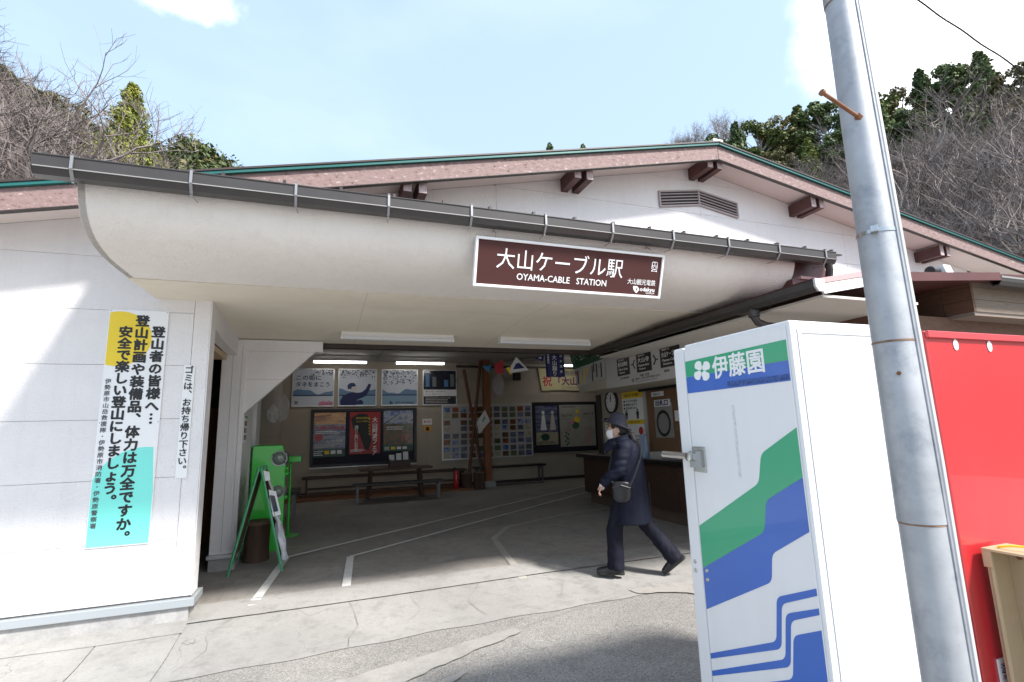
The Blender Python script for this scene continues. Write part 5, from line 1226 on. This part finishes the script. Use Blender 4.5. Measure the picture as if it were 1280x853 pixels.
for i in range(40):
    t = i/39; p = Vector((7.2,4.5,8.75)).lerp(Vector((14.0,4.5,7.05)), t); p.z -= .06*math.sin(math.pi*t); P_.append(p + Vector((0,.006*math.sin(i*1.1),.006*math.cos(i*1.1))))
cb.tube(P_, .014, 6); tag(cb.build('overhead_cable', black_print, smooth=True), 'black overhead cable crossing the white cloud at the upper right', 'cable')

# ------------------------------------------------------------------ the walking person
PX, PY = 3.05, 4.85
per = thing('person', 'person in navy coat, grey hat and white mask walking left past the counter', 'person', (PX, PY, 0))
Mp = Matrix.Translation((PX, PY, 0)) @ Matrix.Rotation(R(-33), 4, 'Z')
skin = mat('skin', (.52,.31,.22), .5, var=.05, vscale=20); coat_m = mat('navy_coat', (.004,.006,.018), .7, spec=.25, var=.2, vscale=5, bump=.25, bscale=160)
trous = mat('navy_trousers', (.005,.006,.015), .75, spec=.25, var=.15, vscale=6, bump=.2, bscale=200); shoe_m = mat('black_shoe', (.010,.010,.012), .35, coat=.2)
hat_m = mat('grey_hat', (.030,.030,.045), .75, var=.15, vscale=12, bump=.3, bscale=140); hair_m = mat('dark_hair', (.012,.008,.007), .5, bump=.5, bscale=90, stretch=(4,4,.6)); mask_m = mat('mask_white', (.70,.68,.68), .7); glove_m = mat('white_glove', (.62,.60,.62), .7)
# local frame: she faces -x, her left side is -y
hd_c = Vector((-.075, 0, 1.475))
hands = {}
def hand_mb(mb, wr, d, side):
    """palm, four unequal curled fingers and a thumb; d = direction of the forearm"""
    d = Vector(d).normalized(); sy = Vector((0, side, 0)); up = d.cross(sy).normalized()
    if up.x > 0: up = -up                  # back of hand faces forward
    palm = wr + d*.045
    mb.ell(palm, (.024,.040,.048), 12, 8, rot=Matrix((up, sy, d)).transposed())
    for k, (o, L_) in enumerate(((-.027,.062),(-.009,.072),(.009,.068),(.026,.052))):
        a = wr + d*.082 + sy*o; b_ = a + d*L_*.5 - up*.004; c_ = b_ + (d*.6 - up*.8).normalized()*L_*.32*(-1); e_ = c_ + (d*.35+up*-.9).normalized()*L_*.22*(-1)
        mb.capsule([a, b_, b_+(d*.75+Vector((.5,0,0))).normalized()*L_*.33, b_+(d*.75+Vector((.5,0,0))).normalized()*L_*.33+(d*.3+Vector((.9,0,0))).normalized()*L_*.22], [.0098,.0092,.0086,.0078], 8)
    t0_ = wr + d*.03 - sy*.030*1 + Vector((-.012,0,0)); mb.capsule([t0_, t0_+d*.028-sy*.014+Vector((-.012,0,0)), t0_+d*.055-sy*.012+Vector((-.010,0,0))], [.013,.011,.009], 8)
body = MB()
# head, jaw, nose, ears, neck
body.ell(hd_c, (.092,.074,.112), 22, 16); body.ell(hd_c+Vector((-.030,0,-.065)), (.058,.052,.055), 16, 10)
body.ell(hd_c+Vector((-.095,0,-.020)), (.016,.012,.022), 10, 8)
body.ell(hd_c+Vector((-.085,-.030,.008)), (.012,.018,.010), 10, 6); body.ell(hd_c+Vector((-.085,.030,.008)), (.012,.018,.010), 10, 6)
for s in (-1, 1): body.ell(hd_c+Vector((.012, s*.074, -.018)), (.018,.010,.030), 10, 8)
body.capsule([(-.045,0,1.41),(-.01,0,1.30)], [.052,.056], 14)
# trunk, arms, legs under the clothes
body.loft([[(cx+a*math.cos(t), b_*math.sin(t), z) for t in [j*math.pi/10 for j in range(20)]] for cx, a, b_, z in ((.02,.12,.15,.80),(.01,.125,.165,.88),(.02,.105,.135,1.04),(.01,.115,.15,1.18),(.01,.11,.17,1.28),(-.005,.07,.09,1.34))])
sL, eL, wL = Vector((.0,-.18,1.275)), Vector((-.08,-.215,1.05)), Vector((-.235,-.20,.925))
sR, eR, wR = Vector((.02,.18,1.275)), Vector((.06,.22,1.03)), Vector((-.06,.24,.86))
body.capsule([sL, eL, wL], [.048,.040,.027], 12); body.capsule([sR, eR, wR], [.048,.040,.027], 12)
hand_mb(body, wL, (wL-eL)+Vector((0,0,-.12)), -1); hand_mb(body, wR, wR-eR, 1)
hipL, kneeL, ankL = Vector((-.02,-.085,.86)), Vector((-.16,-.085,.46)), Vector((-.17,-.085,.09))
hipR, kneeR, ankR = Vector((.05,.085,.86)), Vector((.16,.085,.48)), Vector((.425,.085,.14))
body.capsule([hipL, kneeL, ankL], [.085,.058,.042], 14); body.capsule([hipR, kneeR, ankR], [.085,.058,.042], 14)
body.xf(Mp); fuse('body', body, .0055, skin, per, smooth=2)
# trousers
tr = MB(); tr.loft([[(.01+a*math.cos(t), b_*math.sin(t), z) for t in [j*math.pi/10 for j in range(20)]] for a, b_, z in ((.15,.165,.92),(.155,.17,.80),(.14,.15,.72))])
def leg_loft(h, k, a, fl_):
    P_ = []; n = 9
    pts = [h, h.lerp(k,.5), k, k.lerp(a,.4), k.lerp(a,.75), a+(a-k).normalized()*.035]; rr = [(.105,.10),(.098,.09),(.085,.078),(.085,.076),(.088,.078),(fl_,.080)]
    for p, (ra, rb_) in zip(pts, rr): P_.append([(p.x+ra*math.cos(t), p.y+rb_*math.sin(t), p.z + (ra*math.cos(t)*.0)) for t in [j*math.pi/9 for j in range(18)]])
    return P_
tr.loft(leg_loft(hipL, kneeL, ankL, .092))
def leg_dir(h, k, a):
    pts = [h, h.lerp(k,.5), k, k.lerp(a,.4), k.lerp(a,.75), a+(a-k).normalized()*.03]; rr = [.10,.095,.082,.080,.082,.086]
    return pts, rr
p_, r__ = leg_dir(hipR, kneeR, ankR); tr.tube(p_, r__, 18)
def fold(co):
    return .004*noise.noise(co*Vector((9,9,4)) if False else Vector((co.x*9, co.y*9, co.z*4))) + .0025*noise.noise(Vector((co.x*22, co.y*22, co.z*12)))
tr.xf(Mp); fuse('trousers', tr, .008, trous, per, smooth=2, disp=lambda c: fold(c)*2.8)
# shoes
def shoe(ank, pitch, toe_x):
    b = MB(); secs = []
    for x, w_, h0, h1 in ((.075,.028,.0,.065),(.05,.038,.0,.092),(.0,.040,.0,.100),(-.05,.040,.0,.085),(-.10,.045,.0,.062),(-.15,.046,.0,.050),(-.19,.034,.004,.038),(-.205,.015,.010,.026)):
        secs.append([(x, w_*math.cos(t), h0+(h1-h0)*(.5+.5*math.sin(t)) if math.sin(t) > -.3 else h0) for t in [j*math.pi/8 for j in range(16)]])
    b.loft(secs); s_ = MB(); s_.loft([[(x, w_*c, z) for c, z in ((-1,-.018),(1,-.018),(1,.004),(-1,.004))] for x, w_ in ((.08,.030),(.05,.042),(-.05,.043),(-.12,.049),(-.17,.048),(-.205,.025))])
    M_ = Mp @ Matrix.Translation(ank) @ Matrix.Rotation(R(pitch), 4, 'Y')
    return b, s_, M_
for ank, pitch in ((Vector((-.165,-.085,.018)), 0), (Vector((.465,.085,.105)), -38)):
    b, s_, M_ = shoe(ank, pitch, 0); b.xf(M_); so2 = b.build('shoe', shoe_m, per, smooth=True); s_.xf(M_); s_.build('sole', black_print, so2, bevel=.004)
# coat with sleeves
ctm = MB(); N_ = 28
def ring(cx, a, b_, z, cy_=0, tilt=0, e=1.0): return [(cx+a*math.cos(t), cy_+b_*math.sin(t), z+tilt*math.cos(t)) for t in [j*2*math.pi/N_ for j in range(N_)]]
ctm.loft([ring(.015,.205,.235,.505), ring(.015,.200,.230,.60), ring(.018,.190,.220,.75), ring(.02,.180,.210,.90), ring(.022,.168,.200,1.05), ring(.018,.158,.200,1.18), ring(.012,.145,.205,1.25), ring(.005,.125,.190,1.305), ring(-.005,.095,.13,1.35), ring(-.02,.075,.085,1.375)])
ctm.capsule([sL+Vector((.0,.02,.0)), sL.lerp(eL,.5), eL, eL.lerp(wL,.5), wL-(wL-eL).normalized()*.01], [.082,.078,.074,.066,.060], 16)
ctm.capsule([sR+Vector((.0,-.02,.0)), eR, wR-(wR-eR).normalized()*.01], [.082,.072,.056], 16)
# stand-up collar, open and pointing forward
ctm.loft([ring(-.035,.098,.098,1.315,0,.02), ring(-.045,.105,.100,1.36,0,.03), ring(-.055,.112,.102,1.395,0,.035)])
ctm.loft([[(-.13,-.075,1.38),(-.24,-.05,1.30),(-.20,-.07,1.22),(-.09,-.11,1.30)], [(-.13,-.045,1.39),(-.24,-.02,1.31),(-.20,-.04,1.22),(-.09,-.06,1.30)]])
def cfold(co):
    q = co - Vector((PX, PY, 0)); k = .010*noise.noise(Vector((q.x*10, q.y*10, q.z*2.2))) + .003*noise.noise(Vector((q.x*20, q.y*20, q.z*14)))
    k += .011*noise.noise(Vector((q.x*7+3, q.y*5, q.z*22)))*max(0, min(1, (-.05-q.x)*8))
    return k
ctm.xf(Mp); fuse('coat', ctm, .008, coat_m, per, smooth=2, disp=cfold)
b = MB(); b.tube([Mp @ Vector((.222-.0*z, 0, z)) for z in (.52,.7,.9)], .003, 5); b.build('back_vent', black_print, per)
# hat, hair, mask, glasses-free face details
hb = MB(); n = 40; T_ = Matrix.Translation(hd_c + Vector((.012,0,.058))) @ Matrix.Rotation(R(17), 4, 'Y')
hb.lathe([(.001,.118),(.045,.120),(.080,.104),(.091,.075),(.098,.035),(.103,.0),(.106,-.006),(.155,-.014),(.178,-.004),(.180,-.008),(.155,-.022),(.106,-.016),(.098,-.012),(.095,.0)], (0,0,0), n)
hb.v = [(p[0]*(1.06 if p[0] < 0 else .93), p[1]*.90, p[2] - (.03*max(0, 1-abs(p[1])/.03) if p[2] > .10 else 0) - (.020*(p[0]/.16) if math.hypot(p[0], p[1]) > .13 and p[0] > 0 else 0)) for p in hb.v]
hb.xf(Mp @ T_); ho = hb.build('hat', hat_m, per, smooth=True)
b = MB(); b.lathe([(.1045,-.004),(.1055,.0),(.1025,.028),(.0995,.028)], (0,0,0), n); b.v = [(p[0]*(1.06 if p[0] < 0 else .93), p[1]*.90, p[2]) for p in b.v]; b.xf(Mp @ T_); b.build('hat_band', mat('hat_band', (.04,.04,.06), .7), ho, smooth=True)
hr = MB(); hr.ell(hd_c+Vector((.030,0,.005)), (.088,.080,.105), 20, 14); hr.capsule([hd_c+Vector((.10,-.01,-.04)), hd_c+Vector((.155,-.03,-.07)), hd_c+Vector((.175,-.04,-.125)), hd_c+Vector((.205,-.04,-.175))], [.024,.036,.032,.012], 10)
for s in (-1, 1): hr.ell(hd_c+Vector((-.035, s*.066, .035)), (.03,.014,.035), 10, 8)
hr.xf(Mp); fuse('hair', hr, .005, hair_m, per, smooth=1, disp=lambda c: .002*noise.noise(c*60))
b = MB(); b.lathe([(.020,-.008),(.027,0),(.020,.008)], (0,0,0), 12); b.xf(Mp @ Matrix.Translation(hd_c+Vector((.128,-.016,-.058))) @ Matrix.Rotation(R(60), 4, 'Y')); b.build('hair_band', mat('hair_band', (.10,.03,.05), .7), per, smooth=True)
mk = MB(); mk.loft([[(hd_c.x-.040-a*math.cos(t), b_*math.sin(t), hd_c.z+z) for t in [R(-80+160*j/14) for j in range(15)]] + [(hd_c.x-.034-(a-.006)*math.cos(t), (b_-.005)*math.sin(t), hd_c.z+z) for t in [R(80-160*j/14) for j in range(15)]] for a, b_, z in ((.060,.066,-.008),(.078,.068,-.025),(.078,.067,-.055),(.068,.062,-.085),(.050,.052,-.108))])
mk.xf(Mp); mo = mk.build('mask', mask_m, per, smooth=True)
for s in (-1, 1):
    b = MB(); b.tube([Mp @ Vector((hd_c.x-.05, s*.066, hd_c.z-.012)), Mp @ Vector((hd_c.x+.015, s*.081, hd_c.z+.006)), Mp @ Vector((hd_c.x+.028, s*.078, hd_c.z-.030)), Mp @ Vector((hd_c.x-.04, s*.066, hd_c.z-.085))], .0018, 5); b.build('ear_loop', mask_m, mo)
for s in (-1, 1):
    b = MB(); b.ell(hd_c+Vector((-.083, s*.031, .010)), (.010,.013,.006), 10, 6); b.xf(Mp); b.build('eye', mat('eye_dark', (.03,.02,.02), .2), per, smooth=True)
    b = MB(); b.tube([hd_c+Vector((-.086, s*.016, .030)), hd_c+Vector((-.084, s*.034, .034)), hd_c+Vector((-.072, s*.050, .028))], .0028, 5); b.xf(Mp); b.build('eyebrow', hair_m, per)
# white cuff or cloth at the hand
gl = MB(); gl.ell(wL+Vector((-.022,0,-.03)), (.030,.036,.045), 12, 10); gl.xf(Mp); fuse('white_cloth', gl, .006, glove_m, per, 1, lambda c: .006*noise.noise(c*40))
# shoulder bag and strap
bg_ = MB(); bg_.loft([[(-.06+a*math.cos(t), -.275+.045*math.sin(t), z) for t in [j*math.pi/9 for j in range(18)]] for a, z in ((.045,.745),(.075,.76),(.092,.80),(.095,.88),(.092,.93),(.070,.945))])
bg_.xf(Mp); bag_o = tag(fuse('shoulder_bag', bg_, .006, mat('bag_black', (.012,.012,.014), .4, bump=.2, bscale=90), None, 2), 'black shoulder bag hanging at the walking person\'s left hip', 'bag')
b = MB(); b.tube([Mp @ Vector((-.15,-.305,.885)), Mp @ Vector((-.06,-.325,.915)), Mp @ Vector((.03,-.305,.885))], .006, 6); o = b.build('flap_edge', mat('bag_trim', (.03,.03,.035), .3), None, smooth=True); o.parent = bag_o
P_ = [Vector((.02,-.30,.90)), Vector((.075,-.262,1.0)), Vector((.115,-.225,1.10)), Vector((.150,-.17,1.18)), Vector((.155,-.08,1.26)), Vector((.125,.02,1.33)), Vector((.07,.09,1.352)), Vector((-.04,.10,1.345)), Vector((-.12,.05,1.25)), Vector((-.16,-.04,1.10)), Vector((-.175,-.13,1.0)), Vector((-.165,-.22,.96)), Vector((-.13,-.27,.93))]
b = MB(); b.tube([Mp @ p for p in P_], .021, 8, flat=.3); o = b.build('strap', mat('bag_strap', (.035,.037,.045), .5), None, smooth=True); o.parent = bag_o

# ------------------------------------------------------------------ hills and trees
def polar(az, r): return (r*math.sin(R(az)), r*math.cos(R(az)))
SKY_T = [(-60,.55),(-40,.54),(-33,.515),(-28,.475),(-25,.435),(-21.5,.385),(-18,.33),(-14,.28),(-8,.28),(7,.28),(26,.34),(36,.40),(43,.455),(50,.44),(60,.42),(65,.40),(70,.37),(85,.30),(110,.25)]
def Tof(az):
    if az <= SKY_T[0][0]: return SKY_T[0][1]
    for (a, ta), (b, tb_) in zip(SKY_T, SKY_T[1:]):
        if az <= b: return ta + (tb_-ta)*(az-a)/(b-a)
    return SKY_T[-1][1]
def hz(az, r):
    x, y = polar(az, r)
    base = Tof(az)*58
    k = (r-16)/42
    h = -.4 + base*(sm(min(1, k))*.25+min(1, max(0, k))*.75) if r < 58 else base
    if r > 58: h = base - (r-58)*.15
    return max(-.6, h + .8*noise.noise(Vector((x*.08, y*.08, 0)))*min(1, max(0, k)*2))
v = []; f = []; AZS = [-70+i*2.0 for i in range(96)]; RS = [15,18,21,25,29,34,40,46,52,58,64,72]
for a in AZS:
    for r in RS: x, y = polar(a, r); v.append((x, y, hz(a, r)))
nr = len(RS)
for i in range(len(AZS)-1):
    for j in range(nr-1): f.append((i*nr+j, i*nr+j+1, (i+1)*nr+j+1, (i+1)*nr+j))
hl = MB().add(v, f).build('hillside', soil_m, smooth=True); hl['kind'] = 'structure'

bark_grey = mat('bare_bark', (.36,.32,.30), .8, var=.35, vscale=2)
twig_m = mat('bare_twigs', (.19,.155,.145), .8, var=.3, vscale=.6, objvar=.25)
def leafmat(name, c1, c2):
    m = bpy.data.materials.new(name); m.use_nodes = True; T = m.node_tree; b = T.nodes['Principled BSDF']; L = T.links.new
    t = T.nodes.new('ShaderNodeTexCoord'); n = T.nodes.new('ShaderNodeTexNoise'); n.inputs['Scale'].default_value = .9; n.inputs['Detail'].default_value = 5; L(t.outputs['Object'], n.inputs['Vector'])
    mr = T.nodes.new('ShaderNodeMapRange'); mr.inputs['From Min'].default_value = .35; mr.inputs['From Max'].default_value = .65; L(n.outputs['Fac'], mr.inputs[0])
    mx = T.nodes.new('ShaderNodeMix'); mx.data_type = 'RGBA'; mx.inputs[6].default_value = (*c1, 1); mx.inputs[7].default_value = (*c2, 1); L(mr.outputs[0], mx.inputs[0])
    oi = T.nodes.new('ShaderNodeObjectInfo'); h = T.nodes.new('ShaderNodeHueSaturation'); m2 = T.nodes.new('ShaderNodeMapRange'); m2.inputs['To Min'].default_value = .7; m2.inputs['To Max'].default_value = 1.3
    L(oi.outputs['Random'], m2.inputs[0]); L(m2.outputs[0], h.inputs['Value']); L(mx.outputs[2], h.inputs['Color']); L(h.outputs[0], b.inputs['Base Color']); b.inputs['Roughness'].default_value = .6; b.inputs['Specular IOR Level'].default_value = .25
    return m
leaf_dark = leafmat('leaf_dark_green', (.050,.085,.030), (.13,.165,.06)); leaf_mid = leafmat('leaf_mid_green', (.085,.13,.035), (.18,.20,.06)); leaf_bright = leafmat('leaf_yellow_green', (.11,.14,.02), (.24,.245,.04)); leaf_olive = leafmat('leaf_olive', (.10,.10,.04), (.19,.16,.07))
def bare_mb(seed, H, maxseg=5200, spread=.55, depth=7):
    rnd = random.Random(seed); tr_ = MB(); tw = MB(); cnt = [0]
    def grow(p, d, L_, r, lev):
        if cnt[0] > maxseg or r < .0045: return
        n = 3 if lev < 4 else 2; pts = [p.copy()]; q = p.copy(); dd = d.copy()
        for i in range(n):
            dd = (dd + Vector((rnd.gauss(0,.16), rnd.gauss(0,.16), rnd.gauss(.05,.12)))).normalized(); q = q + dd*L_/n; pts.append(q.copy())
        rr = [r*(1-.35*i/n) for i in range(n+1)]; cnt[0] += n
        (tr_ if lev < 3 else tw).tube(pts, rr, 5 if lev < 3 else 3)
        if lev >= depth: return
        kids = 3 if lev < 2 else rnd.choice((2,3,3,4))
        for k in range(kids):
            t = rnd.uniform(.35, 1.0) if k else 1.0
            i = min(n-1, int(t*n)); base = pts[i].lerp(pts[i+1], t*n-i) if t < 1 else pts[-1]
            nd = (dd*(1-spread*.5) + Vector((rnd.gauss(0,spread), rnd.gauss(0,spread), rnd.gauss(.18,spread*.6)))).normalized()
            grow(base, nd, L_*rnd.uniform(.62,.85), r*rnd.uniform(.48,.68), lev+1)
    grow(Vector((0,0,-.5)), Vector((rnd.gauss(0,.1), rnd.gauss(0,.1), 1)).normalized(), H*.28, H*.018, 0)
    for k in range(2): grow(Vector((rnd.uniform(-.3,.3), rnd.uniform(-.3,.3), -.3)), Vector((rnd.gauss(0,.35), rnd.gauss(0,.35), 1)).normalized(), H*.26, H*.013, 1)
    return tr_, tw
def bare_tree(seed, H, label, group, **k):
    t = thing('bare_tree', label, 'tree', (0,0,0), group); a, b = bare_mb(seed, H, **k)
    a.build('trunk', bark_grey, t, local=True); b.build('crown', twig_m, t, local=True); return t
def leaf_quads(mb, c, r, n, size, rnd, flat=.75, drop=0.0):
    for _ in range(n):
        d = Vector((rnd.gauss(0,1), rnd.gauss(0,1), rnd.gauss(0,1))).normalized(); k = rnd.random()**.35
        p = Vector(c) + Vector((d.x*r[0], d.y*r[1], d.z*r[2]))*k
        nrm = (d*.6 + Vector((rnd.gauss(0,.5), rnd.gauss(0,.5), rnd.gauss(.4,.5)))).normalized()
        u = nrm.cross(Vector((rnd.random(), rnd.random(), rnd.random()))).normalized(); w_ = nrm.cross(u); s = size*rnd.choice((.45,.7,.9,1.2,1.6))
        mb.add([p+u*s, p+w_*s*.6, p-u*s-Vector((0,0,drop*s)), p-w_*s*.6], [(0,1,2,3)])
def ever_tree(seed, H, m, label, group, size=.115, dens=1.0):
    rnd = random.Random(seed); t = thing('evergreen_tree', label, 'tree', (0,0,0), group); tr_ = MB()
    top = Vector((rnd.gauss(0,.2), rnd.gauss(0,.2), H*.8)); tr_.tube([(0,0,-.6), top*.4, top], [H*.025, H*.018, H*.006], 6); cw = MB()
    for k in range(int(46*dens)):
        z = rnd.uniform(.30,.95)*H; rad = H*.30*math.sin(math.pi*min(1, max(.12, (z/H-.12)/.92)))**.7; a = rnd.uniform(0, 6.28); q = rnd.uniform(.25, 1)*rad
        c_ = (q*math.cos(a), q*math.sin(a), z); rr = H*rnd.uniform(.045,.085); tr_.tube([(0,0,z*.75), c_], [H*.007, H*.002], 4)
        leaf_quads(cw, c_, (rr*1.15, rr*1.15, rr*.75), 210, size, rnd)
    tr_.build('trunk', bark_grey, t, local=True); cw.build('crown', m, t, local=True); return t
def cone_tree(seed, H, Rb, m, label, group, name='conifer_tree', n=30, size=.13, z0=.12):
    rnd = random.Random(seed); t = thing(name, label, 'tree', (0,0,0), group); tr_ = MB(); tr_.tube([(0,0,-.6),(0,0,H*.6),(0,0,H*.98)], [H*.018,H*.01,H*.002], 6); cw = MB()
    for i in range(n):
        z = H*(z0+(.985-z0)*i/n); rad = Rb*(1-(z/H-z0)/(1-z0))**.85*rnd.uniform(.88,1.1)+.10
        k = max(3, int(9*rad/Rb)+2)
        for j in range(k):
            a = j*6.28/k + rnd.uniform(-.4,.4); q = rad*rnd.uniform(.6,1.0); c_ = (q*.62*math.cos(a), q*.62*math.sin(a), z-q*.12)
            leaf_quads(cw, c_, (q*.48+.1, q*.48+.1, H/n*.75), int(80+80*rad/Rb), size, rnd, drop=.6)
            tr_.tube([(0,0,z+.1), (q*math.cos(a), q*math.sin(a), z-q*.2)], [.03,.01], 3)
    tr_.build('trunk', bark_grey, t, local=True); cw.build('crown', m, t, local=True); return t
def place(o, az, r, dz=0, s=1.0, rz=0):
    x, y = polar(az, r); o.location = (x, y, hz(az, r)+dz); o.rotation_euler = (0,0,rz); o.scale = (s,s,s)
rnd = random.Random(77)
bares = [bare_tree(101+i, 8.0, 'grey bare tree', 'g') for i in range(4)]
evers = [ever_tree(201, 8, leaf_dark, '', 'g'), ever_tree(202, 8, leaf_mid, '', 'g'), ever_tree(203, 8, leaf_olive, '', 'g'), ever_tree(204, 8, leaf_dark, '', 'g')]
cones = [cone_tree(311, 9, 2.3, leaf_mid, '', 'g', n=22, size=.12), cone_tree(312, 9.5, 2.1, leaf_dark, '', 'g', n=22, size=.12)]
bigs = [bare_tree(151, 12.5, '', 'g', maxseg=15000, depth=9), bare_tree(153, 12.5, '', 'g', maxseg=15000, depth=9)]
usedt = set()
def put(protos, i, az, r, s, label, group, dz=0):
    p = protos[i % len(protos)]
    if id(p) in usedt: o = copy_tree(p)
    else: o = p; usedt.add(id(p))
    place(o, az, r, dz, s, rnd.uniform(0, 6.28)); o['label'] = label
    if group: o['group'] = group
    elif 'group' in o: del o['group']
    return o
GRB = 'bare trees on the right hillside'; LRB = 'grey leafless tree on the hillside behind the pole and roof'
for i, (az, r, s) in enumerate([(52,34,1.1),(55,30,1.1),(58,27,1.15),(61,25,1.2),(64,23,1.25),(67,22,1.3),(69,20,1.2),(72,23,1.3),(57,36,1.2),(61,33,1.3),(65,31,1.35),(69,30,1.4),(63,40,1.35),(67,38,1.4),(71,36,1.4),(50,40,.95),(54,40,1.1),(66,26,1.3),(59,30,1.15),(47,44,.8),(75,27,1.45),(62,28,1.25),(70,26,1.4),(60,22,.95),(65,20,1.0),(56,24,.9),(68,33,1.45),(64,35,1.4),(60,38,1.25),(73,31,1.5)]):
    put(bares, i, az, r, s, '%s leafless tree on the right hillside, %s' % ('tall pale' if r < 28 else 'grey twiggy', 'between the roof peak and the pole' if az < 57 else ('low down just right of the pole' if az < 65 and r < 28 else ('up the slope right of the pole' if az < 66 else 'near the right edge of the photo'))), GRB)
GLB = 'bare trees on the left hillside'; LLB = 'grey leafless tree with fine twigs on the left hillside'
for i, (az, r, s) in enumerate([(-31,21,1.25),(-28,24,1.3),(-25,28,1.25),(-22.5,32,1.15),(-30,30,1.5),(-27,34,1.45),(-24,38,1.3),(-20.5,37,1.1),(-34,25,1.6),(-29,17.5,.95),(-26,20,.95),(-23,24,.95),(-18,42,.9),(-15.5,48,.9),(-21.5,28,.95),(-32.5,28,1.5),(-25.5,24,1.1),(-19.5,32,.9),(-17,36,.85),(-28.5,38,1.4),(-22,42,1.15),(-14,55,.85),(-31,49,1.25),(-28.5,50,1.2),(-26.5,51,1.15),(-24.5,52,1.1),(-29.8,46,1.3)]):
    put(bares, i+1, az, r, s, 'leafless tree with fine grey twigs on the left hillside, %s' % ('near the left edge' if az < -27 else ('above the gutter end' if az < -22.2 else 'beside the tall conifer')), GLB)
for i, (az, r, s) in enumerate([(-32,22,1.0),(-28.5,24,.95),(-34,25,1.15),(-30,28,1.15),(-27,30,.9)]):
    put(bigs, i, az, r, s, 'larger leafless tree rising above the ridge at the left edge' if az < -27.5 else 'larger leafless tree above the gutter end, left of the conifer', GLB)
for i, az in enumerate((41.0, 42.6, 39.6, 44.4, 46.0)): put(bares, i, az, 55+i*.5, .82, 'pale leafless tree on the ridge above the roof peak, left of the evergreens', 'bare trees above the roof peak', 5.0)
GRE = 'evergreens on the right ridge'
for i, (az, r, s) in enumerate([(42.2,54,.7),(43.6,52,.85),(44.5,52,.95),(46.5,50,1.0),(48.5,52,1.05),(50.5,54,1.0),(52.5,55,1.1),(54.5,54,1.2),(56.5,56,1.05),(58.5,55,1.1),(60.5,56,1.1),(62.5,55,1.15),(64.5,56,1.25),(66.5,56,1.2),(68.5,55,1.1),(70.5,56,1.2),(47,46,.7),(50,46,.7),(53,47,.75),(56,48,.8),(61,48,.85),(65,48,.9),(69,47,.9)]):
    lb_ = 'evergreen on the right ridge, %s' % ('between the roof peak and the pole' if az < 57.5 else ('just right of the pole' if az < 64 else 'towards the right edge'))
    if i % 5 in (1, 3): put(cones, i, az, r, s*1.0, 'pointed ' + lb_, GRE, -.6)
    else: put(evers, i + (1 if az < 56 else 0), az, r, s, 'rounded ' + lb_, GRE)
GLE = 'evergreens on the left ridge'
for i, (az, r, s) in enumerate([(-32,54,.75),(-29.5,55,.8),(-27.5,56,.85),(-25.5,56,.95),(-23.8,56,1.1),(-22.2,56,1.05),(-20.6,57,1.0),(-26,46,.8),(-23,46,.85)]):
    put(evers, i+2, az, r, s, 'olive green evergreen above the bare trees on the left ridge, %s' % ('near the left edge' if az < -27 else 'sloping down towards the conifer'), GLE)
cj = cone_tree(301, 14.5, 4.4, leaf_bright, 'tall yellow green conifer standing alone against the sky at the left', None, size=.105, n=46)
x, y = polar(-19.1, 44); cj.location = (x, y, 13.6)
cr2 = cone_tree(302, 7.5, 2.0, leaf_dark, 'dark conifer rising right of the pole at the ridge', None, n=18, size=.15); x, y = polar(59.2, 50); cr2.location = (x, y, hz(59.2, 50)-.0)
cr3 = cone_tree(303, 6, 1.7, leaf_dark, 'small dark conifer tip showing over the roof left of the ridge', None, n=16, size=.15); x, y = polar(25.5, 70); cr3.location = (x, y, 70*.600+1.5-6)
cr4 = copy_tree(cr3); cr4['label'] = 'second tiny conifer tip showing over the roof nearer the roof peak'; x, y = polar(29.5, 72); cr4.location = (x, y, 72*.592+1.5-6.2)
# far wooded hill at the left: one mass of crowns
def far_top(az): return .505 - .0 if False else (.465 + .062*math.exp(-((az+13.5)/4.2)**2))
v = []; f = []; A2 = [-26+i*.8 for i in range(32)]; R2 = [80, 95, 110, 125, 140]
def fz(az, r): return 1.5 + far_top(az)*(110)*min(1.0, (r-60)/50) - max(0, r-110)*.25
for a in A2:
    for r in R2: x, y = polar(a, r); v.append((x, y, fz(a, r)-2.5))
nr = len(R2)
for i in range(len(A2)-1):
    for j in range(nr-1): f.append((i*nr+j, i*nr+j+1, (i+1)*nr+j+1, (i+1)*nr+j))
fh = MB().add(v, f).build('far_hill', soil_m, smooth=True); fh['kind'] = 'structure'
mbs = [MB(), MB(), MB()]; rr_ = random.Random(9)
for k in range(420):
    az = rr_.uniform(-24, 0); r = rr_.uniform(84, 116); x, y = polar(az, r); q = rr_.uniform(1.6, 2.8)
    leaf_quads(mbs[rr_.choice((0,0,1,2))], (x, y, fz(az, r)-.8), (q, q, q*.8), 75, .38, rr_)
for m_, b in zip((leaf_dark, leaf_olive, leaf_mid), mbs): o = b.build('far_wood', m_); tag(o, 'distant evergreen wood covering the low hill at the left', 'wood'); o['kind'] = 'stuff'
# undergrowth on both slopes
ug = [MB(), MB()]
for k in range(900):
    az = rr_.choice((rr_.uniform(-36,-14), rr_.uniform(38,76))); r = rr_.uniform(17, 56); x, y = polar(az, r); q = rr_.uniform(.5, 1.3)
    leaf_quads(ug[rr_.random() < .6], (x, y, hz(az, r)+q*.4), (q, q, q*.7), 26, .17, rr_)
for m_, b in zip((leaf_dark, leaf_olive), ug): o = b.build('undergrowth', m_); tag(o, 'low evergreen undergrowth between the hillside trees', 'bushes'); o['kind'] = 'stuff'
for p in bares+evers+cones+bigs:
    if id(p) not in usedt:
        for c_ in list(p.children): bpy.data.objects.remove(c_)
        bpy.data.objects.remove(p)
